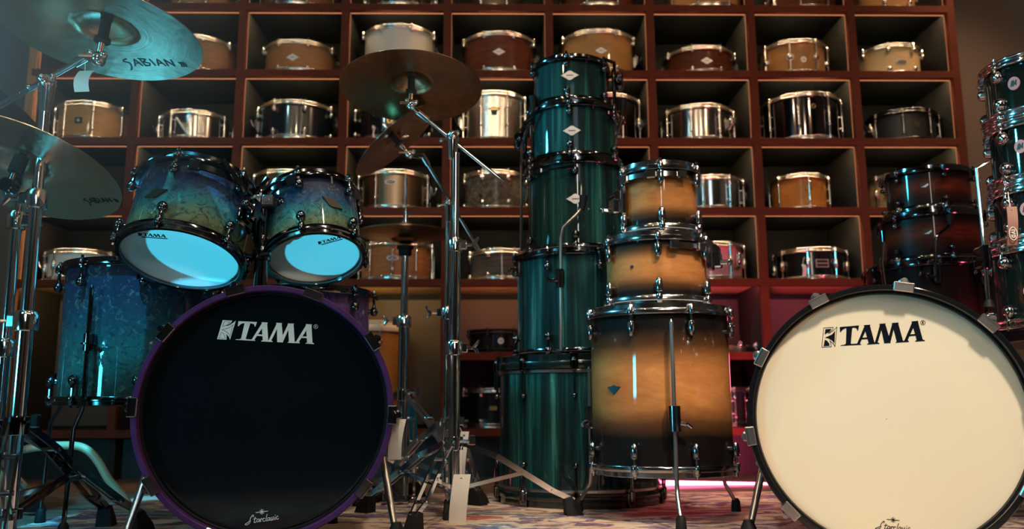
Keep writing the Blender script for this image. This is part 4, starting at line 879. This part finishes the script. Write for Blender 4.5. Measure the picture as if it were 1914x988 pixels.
# ------------------------------------------------------------------ stands
def foot(l, p, d, big=1.0, m=RUBBER):
    p = Vector(p); d = Vector(d); d.z = 0; d.normalize(); mb = MB()
    q = Matrix((d, Vector((-d.y, d.x, 0)), Vector((0, 0, 1)))).transposed().to_4x4(); q.translation = p; mb.M = q
    s = big
    vs = [(-.028*s, -.016*s, .048*s), (-.028*s, .016*s, .048*s), (-.008*s, .014*s, .054*s), (-.008*s, -.014*s, .054*s), (-.024*s, -.021*s, 0), (-.024*s, .021*s, 0), (.026*s, .019*s, 0), (.026*s, -.019*s, 0), (.018*s, -.016*s, .022*s), (.018*s, .016*s, .022*s)]
    mb.add(vs, [(0, 1, 2, 3), (4, 7, 6, 5), (0, 4, 5, 1), (1, 5, 6, 9, 2), (0, 3, 8, 7, 4), (3, 2, 9, 8), (8, 9, 6, 7)]); obj('rubber_foot', mb, m, l)
def tripod(t, base, hubz, lowz, feet, m, gap=.011, rtube=.0125):
    base = Vector(base)
    for fp in feet:
        f = Vector(fp)-base; f.z = 0; d = f.normalized(); sd = Vector((-d.y, d.x, 0)); A = Vector((0, 0, hubz))+d*.028; Bp = Vector(fp)-base+Vector((0, 0, .042)); mb = MB()
        k = A+(Bp-A)*.30+Vector((0, 0, .012)); k2 = A+(Bp-A)*.80+Vector((0, 0, -.004))
        for s in (-1, 1):
            o_ = sd*gap*s; mb.bar(A+o_, k+o_*1.3, .0045, .016, sd); mb.bar(k+o_*1.3, k2+o_*1.2, .0045, .016, sd); mb.bar(k2+o_*1.2, Bp+o_*.6, .0045, .015, sd)
        mid = A+(Bp-A)*.52
        for q in (k, mid, k2): mb.cyl(q-sd*.019, q+sd*.019, .005, n=8)
        L0 = Vector((0, 0, lowz))+d*.024
        for s in (-1, 1): mb.bar(L0+sd*.008*s, mid+sd*.008*s, .003, .011, sd)
        mb.cyl(L0-sd*.014, L0+sd*.014, .006, n=8)
        l = obj('leg', mb, m, t); foot(l, Vector(fp)-base, d)
    mb = MB()
    for z, h_ in ((hubz, .020), (lowz, .012)):
        mb = MB(); mb.lathe([(rtube+.001, z-h_), (rtube+.010, z-h_+.002), (rtube+.010, z+h_-.002), (rtube+.001, z+h_)], 20, closed=True)
        for fp in feet:
            d = (Vector(fp)-base); d.z = 0; d.normalize(); mb.bar(Vector((0, 0, z))+d*.012, Vector((0, 0, z))+d*.032, .020, .020)
        if z == hubz: top_mb = mb
        else: obj('lower_collar', mb, m, t)
    mb = top_mb
    mb.cyl((rtube, -.01, hubz+.006), (rtube+.035, -.025, hubz+.006), .005, n=8); mb.box(rtube+.028, rtube+.046, -.034, -.020, hubz-.004, hubz+.024, .003)
    obj('hub_collar', mb, m, t)
def collar(t, z, r, m, s=1):
    mb = MB(); mb.lathe([(r, z-.022), (r+.008, z-.020), (r+.009, z+.012), (r+.005, z+.020), (r, z+.022)], 20, closed=True); mb.box(s*(r+.002) if s > 0 else -(r+.022), (r+.022) if s > 0 else -(r+.002), -.010, .010, z-.014, z+.014, .003)
    a = s*(r+.020); mb.cyl((a, -.004, z), (a+s*.022, -.010, z), .0045, n=8)
    mb.pth([(a+s*.02, -.01, z-.001), (a+s*.030, -.012, z+.012), (a+s*.036, -.012, z+.022)], [.006, .005, .0035], 8); mb.pth([(a+s*.02, -.01, z+.001), (a+s*.028, -.012, z-.010), (a+s*.032, -.012, z-.016)], [.006, .005, .0035], 8)
    obj('height_clamp', mb, m, t)
def boom(t, base, joint, tip, tail, cpos, cax, m, r=.0058, jr=.016):
    base = Vector(base); j, tp, tl, cp = [Vector(p)-base for p in (joint, tip, tail, cpos)]; ax = Vector(cax).normalized()
    mb = MB(); mb.cyl(j-Vector((0, 0, .065)), j-Vector((0, 0, .0)), .013, .019, 18); mb.ball(j+Vector((0, 0, .005)), jr+.003, 18, (1, 1.35, 1)); mb.ball(j+Vector((0, -.026, .006)), .010, 12, (1, .8, 1)); mb.ball(j+Vector((.016, -.010, .014)), .008, 10); mb.cyl(j+Vector((-.03, -.012, -.01)), j+Vector((-.012, -.012, -.006)), .0045, n=8); mb.ball(j+Vector((-.034, -.012, -.01)), .007, 8)
    obj('boom_joint', mb, m, t)
    mb = MB(); mb.cyl(tp, tl, r, n=12); D = (tl-tp)
    for q in (.25, .62, .85): p = tp+D*q; mb.cyl(p, p+D.normalized()*.003, r+.0006, n=12)
    obj('boom_arm', mb, m, t)
    mb = MB(); st0 = cp-ax*.030; mb.cyl(tp-(tl-tp).normalized()*.008, tp+(tl-tp).normalized()*.035, r+.004, n=14); jx = cp-ax*.075
    mb.pth([tp, (tp+jx)/2+Vector((0, 0, -.002)), jx], .009, 10); mb.ball(jx, .016, 16, (1, 1.2, 1)); mb.ball(jx+Vector((.016, -.012, .004)), .009, 10); mb.ball(jx+Vector((-.010, -.014, .010)), .007, 10); mb.ball(jx+Vector((.008, -.014, -.014)), .007, 10); mb.cyl(jx, cp-ax*.03, .0075, n=12); mb.cyl(jx+Vector((-.005, -.016, 0)), jx+Vector((-.030, -.024, -.002)), .0045, n=8)
    ti = obj('cymbal_tilter', mb, m, t)
    obj('threaded_rod', MB().cyl(cp-ax*.04, cp+ax*.055, .0038, n=10), m, ti)
    mb = MB(); mb.cyl(cp-ax*.034, cp-ax*.026, .017, n=18); mb.cyl(cp-ax*.026, cp+ax*.016, .011, n=16); obj('felt_washer', mb, FELT, ti)
    mb = MB(); mb.cyl(cp+ax*.020, cp+ax*.032, .013, n=16); obj('top_felt', mb, FELT, ti)
    mb = MB(); mb.cyl(cp+ax*.034, cp+ax*.048, .007, n=10); s_ = ax.orthogonal().normalized(); mb.bar(cp+ax*.04-s_*.018, cp+ax*.04+s_*.018, .008, .005); obj('wing_nut', mb, m, ti)
def tubeobj(t, x, y_, z0, z1, r, m, name='tube'): return obj(name, MB().cyl((x, y_, z0), (x, y_, z1), r, n=18), m, t)
# centre stand
def groundz(px, py): return atz(px, py, .010)
YC = 2.50; bx = px_x(850, .6, YC); base = Vector((bx, YC, .010))
s1 = thing('cymbal_stand', 'chrome boom stand in the centre holding the large bronze cymbal, white tag at its foot', 'cymbal stand', base)
hz = zat(858, 828, YC)-.01
jz = zat(848, 262, YC)
tripod(s1, base, hz, .085, [groundz(1072, 962), groundz(682, 957), Vector((bx-.085, YC-.30, .010)), ], CHROME, rtube=.0165)
tubeobj(s1, 0, 0, .05, zat(850, 455, YC)-.01, .0165, CHROME, 'lower_tube'); tubeobj(s1, 0, 0, zat(850, 455, YC)-.03, jz-.05, .0115, CHROME, 'upper_tube')
collar(s1, zat(850, 458, YC)-.01, .0135, CHROME); collar(s1, zat(850, 650, YC)-.01, .0165, CHROME)
tj = at(846, 258, YC)
boom(s1, base, tj, at(784, 212, YC), at(942, 340, YC+.02), c1_.location, (.0, .155, .985), CHROME)
# second stand with the small cymbal
YD = 2.82; bx = px_x(835, .3, YD); base = Vector((bx, YD, .010))
s2 = thing('cymbal_stand', 'thinner chrome boom stand just behind the centre one, holding the small tilted cymbal', 'cymbal stand', base)
tripod(s2, base, zat(835, 792, YD)-.01, .10, [groundz(897, 940), groundz(862, 968)+Vector((-.03, -.02, 0)), Vector((bx-.25, YD+.12, .01))], CHROME, rtube=.012)
tubeobj(s2, 0, 0, .05, zat(838, 590, YD)-.01, .0145, CHROME, 'lower_tube'); tubeobj(s2, 0, 0, zat(838, 590, YD)-.03, zat(838, 400, YD)-.01, .0105, CHROME, 'upper_tube')
collar(s2, zat(838, 585, YD)-.01, .0145, CHROME, -1)
boom(s2, base, at(839, 380, YD), at(790, 292, YD-.03), at(895, 466, YD+.03), c5_.location, (-.66, -.04, .75), CHROME)
# hi-hat stand
bx = px_x(755, .6, HY); base = Vector((bx, HY, .010))
s3 = thing('hi_hat_stand', 'chrome hi-hat stand behind the right edge of the purple-hooped bass drum', 'hi-hat stand', base)
hz = zat(752, 738, HY)-.01
tripod(s3, base, hz, .12, [groundz(780, 928), Vector((bx+.27, HY-.22, .01)), Vector((bx-.28, HY-.1, .01))], CHROME, rtube=.016)
tubeobj(s3, 0, 0, .03, zat(752, 600, HY)-.01, .0185, CHROME, 'lower_tube'); tubeobj(s3, 0, 0, zat(752, 610, HY)-.01, zat(757, 470, HY)-.01, .013, CHROME, 'upper_tube')
collar(s3, zat(752, 600, HY)-.01, .0185, CHROME, -1)
mb = MB(); mb.lathe([(.020, -.035), (.024, -.03), (.024, -.012), (.030, -.010), (.030, .0), (.010, .004)], 20, M=Matrix.Translation((0, 0, c7.z-.035+.0))); obj('cymbal_seat', mb, RUBBER, s3)
tubeobj(s3, 0, 0, zat(757, 470, HY)-.01, zat(758, 332, HY)-.01, .0038, CHROME, 'pull_rod')
mb = MB(); zc = zat(757, 400, HY)-.01; mb.cyl((0, 0, zc-.055), (0, 0, zc+.012), .0085, n=14); mb.cyl((0, 0, zc-.042), (0, 0, zc-.026), .014, n=16); mb.cyl((0, -.004, zc), (.03, -.01, zc), .005, n=8); mb.bar((.032, -.01, zc-.018), (.032, -.01, zc+.02), .012, .006); obj('clutch', mb, CHROME, s3)
mb = MB(); mb.pth([(-.05, -.05, .006), (.05, -.05, .006), (.065, .03, .006), (-.065, .03, .006), (-.05, -.05, .006)], .005, 8); mb.box(-.045, .045, -.20, -.05, .004, .012, .003)
for s in (-1, 1): mb.bar((s*.045, 0, .01), (s*.04, 0, .26), .012, .008)
obj('pedal_frame', mb, CHROME, s3)
mb = MB(); mb.add([(-.036, -.19, .02), (.036, -.19, .02), (.034, .0, .11), (-.034, .0, .11), (-.036, -.19, .026), (.036, -.19, .026), (.034, .0, .116), (-.034, .0, .116)], [(3, 2, 1, 0), (4, 5, 6, 7), (0, 1, 5, 4), (1, 2, 6, 5), (2, 3, 7, 6), (3, 0, 4, 7)]); obj('footboard', mb, BLACK, s3)
# left stands
YL = 1.85; bx = px_x(48, .5, YL); base = Vector((bx, YL, .010))
s4 = thing('cymbal_stand', 'tall chrome boom stand at the left holding the cyan-lit cymbal', 'cymbal stand', base)
tripod(s4, base, zat(45, 795, YL)-.01, .095, [groundz(199, 982), Vector((bx+.16, YL-.34, .01)), Vector((bx-.33, YL-.05, .01))], BNICK, rtube=.016)
tubeobj(s4, 0, 0, .04, zat(52, 600, YL)-.01, .0165, CHROME, 'lower_tube'); tubeobj(s4, 0, 0, zat(52, 610, YL)-.01, zat(62, 370, YL)-.01, .0135, CHROME, 'middle_tube'); tubeobj(s4, 0, 0, zat(62, 380, YL)-.01, zat(76, 175, YL)-.01, .0115, CHROME, 'upper_tube')
collar(s4, zat(52, 600, YL)-.01, .0165, CHROME, -1); collar(s4, zat(62, 372, YL)-.01, .0145, CHROME, -1)
jp = at(px=0, py=0, Y=1) if False else Vector((bx, YL, zat(78, 158, YL)))
boom(s4, base, jp, at(163, 106, YL-.04), at(-30, 214, YL+.08), c2_.location, (.06, .11, .99), CHROME, r=.0065)
bx2 = px_x(12, .5, 1.98); base = Vector((bx2, 1.98, .010))
s5 = thing('cymbal_stand', 'chrome cymbal stand at the left frame edge holding the lower left cymbal', 'cymbal stand', base)
tripod(s5, base, zat(8, 800, 1.98)-.01, .11, [Vector((bx2+.22, 1.98+.30, .01)), Vector((bx2+.10, 1.98-.33, .01)), Vector((bx2-.33, 2.0, .01))], CHROME, rtube=.014)
tubeobj(s5, 0, 0, .04, zat(12, 660, 1.98)-.01, .0145, CHROME, 'lower_tube'); tubeobj(s5, 0, 0, zat(12, 660, 1.98)-.01, zat(16, 410, 1.98)-.01, .0125, CHROME, 'middle_tube'); tubeobj(s5, 0, 0, zat(16, 415, 1.98)-.01, zat(22, 350, 1.98)-.01, .0095, CHROME, 'upper_tube')
collar(s5, zat(12, 650, 1.98)-.01, .0145, CHROME, -1); collar(s5, zat(16, 412, 1.98)-.01, .0125, CHROME, 1)
def simpletilter(t, base, p0, cp, ax, m):
    base = Vector(base); p0 = Vector(p0)-base; cp = Vector(cp)-base; ax = Vector(ax).normalized(); mb = MB()
    mb.pth([p0, (p0*.6+(cp-ax*.05)*.4), cp-ax*.05], .007, 10); mb.cyl(cp-ax*.05, cp-ax*.02, .008, n=12); mb.cyl(cp-ax*.06+Vector((0, -.016, 0)), cp-ax*.06+Vector((0, .016, 0)), .015, n=16); mb.ball(p0, .014, 12)
    ti = obj('cymbal_tilter', mb, m, t); obj('felt_washer', MB().cyl(cp-ax*.026, cp+ax*.014, .016, n=16), FELT, ti); obj('wing_nut', MB().cyl(cp+ax*.022, cp+ax*.045, .008, n=10), m, ti)
simpletilter(s5, base, Vector((bx2, 1.98, zat(22, 350, 1.98))), c3_.location, (.12, .29, .95), BNICK)
bx3 = at(-90, 500, 2.45).x; base = Vector((bx3, 2.45, .01))
s6 = thing('cymbal_stand', 'cymbal stand outside the left frame edge carrying the brown cut-off cymbal', 'cymbal stand', base)
tripod(s6, base, .30, .11, [Vector((bx3+.15, 2.45+.28, .01)), Vector((bx3-.3, 2.4, .01)), Vector((bx3+.02, 2.45-.30, .01))], CHROME, rtube=.014)
tubeobj(s6, 0, 0, .04, c4_.location.z-.15, .0125, CHROME, 'tube'); simpletilter(s6, base, Vector((bx3, 2.45, c4_.location.z-.16)), c4_.location, (.45, .25, .86), CHROME)
# cream bent tube (stool frame) at the lower left
YT = 2.75
P = [at(52, 838, YT), at(90, 833, YT), at(130, 832, YT), at(152, 835, YT), at(170, 846, YT), at(186, 866, YT), at(203, 895, YT), at(232, 930, YT)]
fl_ = P[-1]; end = Vector((fl_.x+.03, YT-.02, .014)); b0 = Vector((P[3].x, YT, .014))
tt_ = thing('stool_frame', 'cream bent metal tube frame behind the left stand legs', 'stool', (b0.x, YT, .010))
def q0(p): return Vector(p)-Vector((b0.x, YT, .010))
sm = []
Pq = [q0(p) for p in P]+[q0(end)]
for i in range(len(Pq)-1):
    a_, b_ = Pq[i], Pq[i+1]; p_, n_ = Pq[max(i-1, 0)], Pq[min(i+2, len(Pq)-1)]
    for k in range(5):
        u = k/5; sm.append(.5*((2*a_)+(b_-p_)*u+(2*p_-5*a_+4*b_-n_)*u*u+(3*a_-p_-3*b_+n_)*u**3))
sm.append(Pq[-1])
obj('bent_tube', MB().pth(sm, .0125, 14), CREAMTUBE, tt_)
obj('back_leg', MB().pth([Pq[0], Pq[0]+Vector((-.08, .02, -.02)), Pq[0]+Vector((-.13, .03, -.3)), Vector((Pq[0].x-.16, .03, .004))], .0125, 12), CREAMTUBE, tt_)
# ------------------------------------------------------------------ LED tube on the floor, tags
ya = 3.62
A = at(1180, 902, ya); B = at(1470, 908, ya)
lt = thing('light_tube', 'glowing pink light tube lying on the floor in front of the shelf', 'light', (A.x, ya, .0))
r0 = Vector((A.x, ya, 0)); d = B-A
obj('glowing_tube', MB().cyl(A-r0, B-r0, .0125, n=16), TUBE, lt)
obj('end_cap', MB().cyl(A-r0-d*.02, A-r0, .015, n=16), BLKMAT, lt); obj('end_cap', MB().cyl(B-r0, B-r0+d*.02, .015, n=16), BLKMAT, lt)
for q in (.1, .9): 
    p = A-r0+d*q; obj('holder', MB().box(p.x-.01, p.x+.01, p.y-.012, p.y+.012, .0, p.z-.012), BLKMAT, lt)
tagcard('white tag hanging low in front of the centre cymbal stand', at(864, 886, 2.42), .047, .135, CARD, .05, lean=.010, tie=at(862, 834, YC-.02))
tagcard('white tag next to the right rim of the purple-hooped bass drum', at(747, 783, 2.02), .031, .091, CARD, -.12, lean=.006, tie=at(738, 768, 1.95))
tagcard('white tag half hidden behind the centre stand tube', at(869, 806, 2.72), .026, .140, CARD, .1, tie=at(846, 792, YD))
tagcard('faint white tag hanging under the cyan-lit cymbal at the upper left', at(162, 132, YL-.035), .034, .050, CARD, -.1, lean=.004, tie=at(160, 110, YL-.035))
# thin cyan-lit stage haze drifting at the upper left
def haze():
    m = bpy.data.materials.new('stage_haze'); m.use_nodes = True; nt = m.node_tree; nt.nodes.remove(nt.nodes['Principled BSDF']); out = nt.nodes['Material Output']
    v = nt.nodes.new('ShaderNodeVolumeScatter'); v.inputs['Color'].default_value = (.9, .95, 1, 1)
    tc = nt.nodes.new('ShaderNodeTexCoord'); ln = nt.nodes.new('ShaderNodeVectorMath'); ln.operation = 'LENGTH'; nt.links.new(tc.outputs['Object'], ln.inputs[0])
    mr = nt.nodes.new('ShaderNodeMapRange'); mr.inputs['From Min'].default_value = 0; mr.inputs['From Max'].default_value = 1; mr.inputs['To Min'].default_value = 1.0; mr.inputs['To Max'].default_value = 0
    mr.interpolation_type = 'SMOOTHSTEP'
    ml = nt.nodes.new('ShaderNodeMath'); ml.operation = 'MULTIPLY'; ml.inputs[1].default_value = .30
    nt.links.new(ln.outputs['Value'], mr.inputs['Value']); nt.links.new(mr.outputs[0], ml.inputs[0]); nt.links.new(ml.outputs[0], v.inputs['Density']); nt.links.new(v.outputs[0], out.inputs['Volume'])
    return m
hz_ = obj('haze', MB().ball((0, 0, 0), 1.0, 24), haze(), None, at(40, 20, 1.5)); hz_.scale = (.62, .5, .5)
hz_['label'] = 'thin cyan-lit haze drifting around the top left cymbal'; hz_['category'] = 'haze'; hz_['kind'] = 'stuff'
print('objects', len(bpy.data.objects))
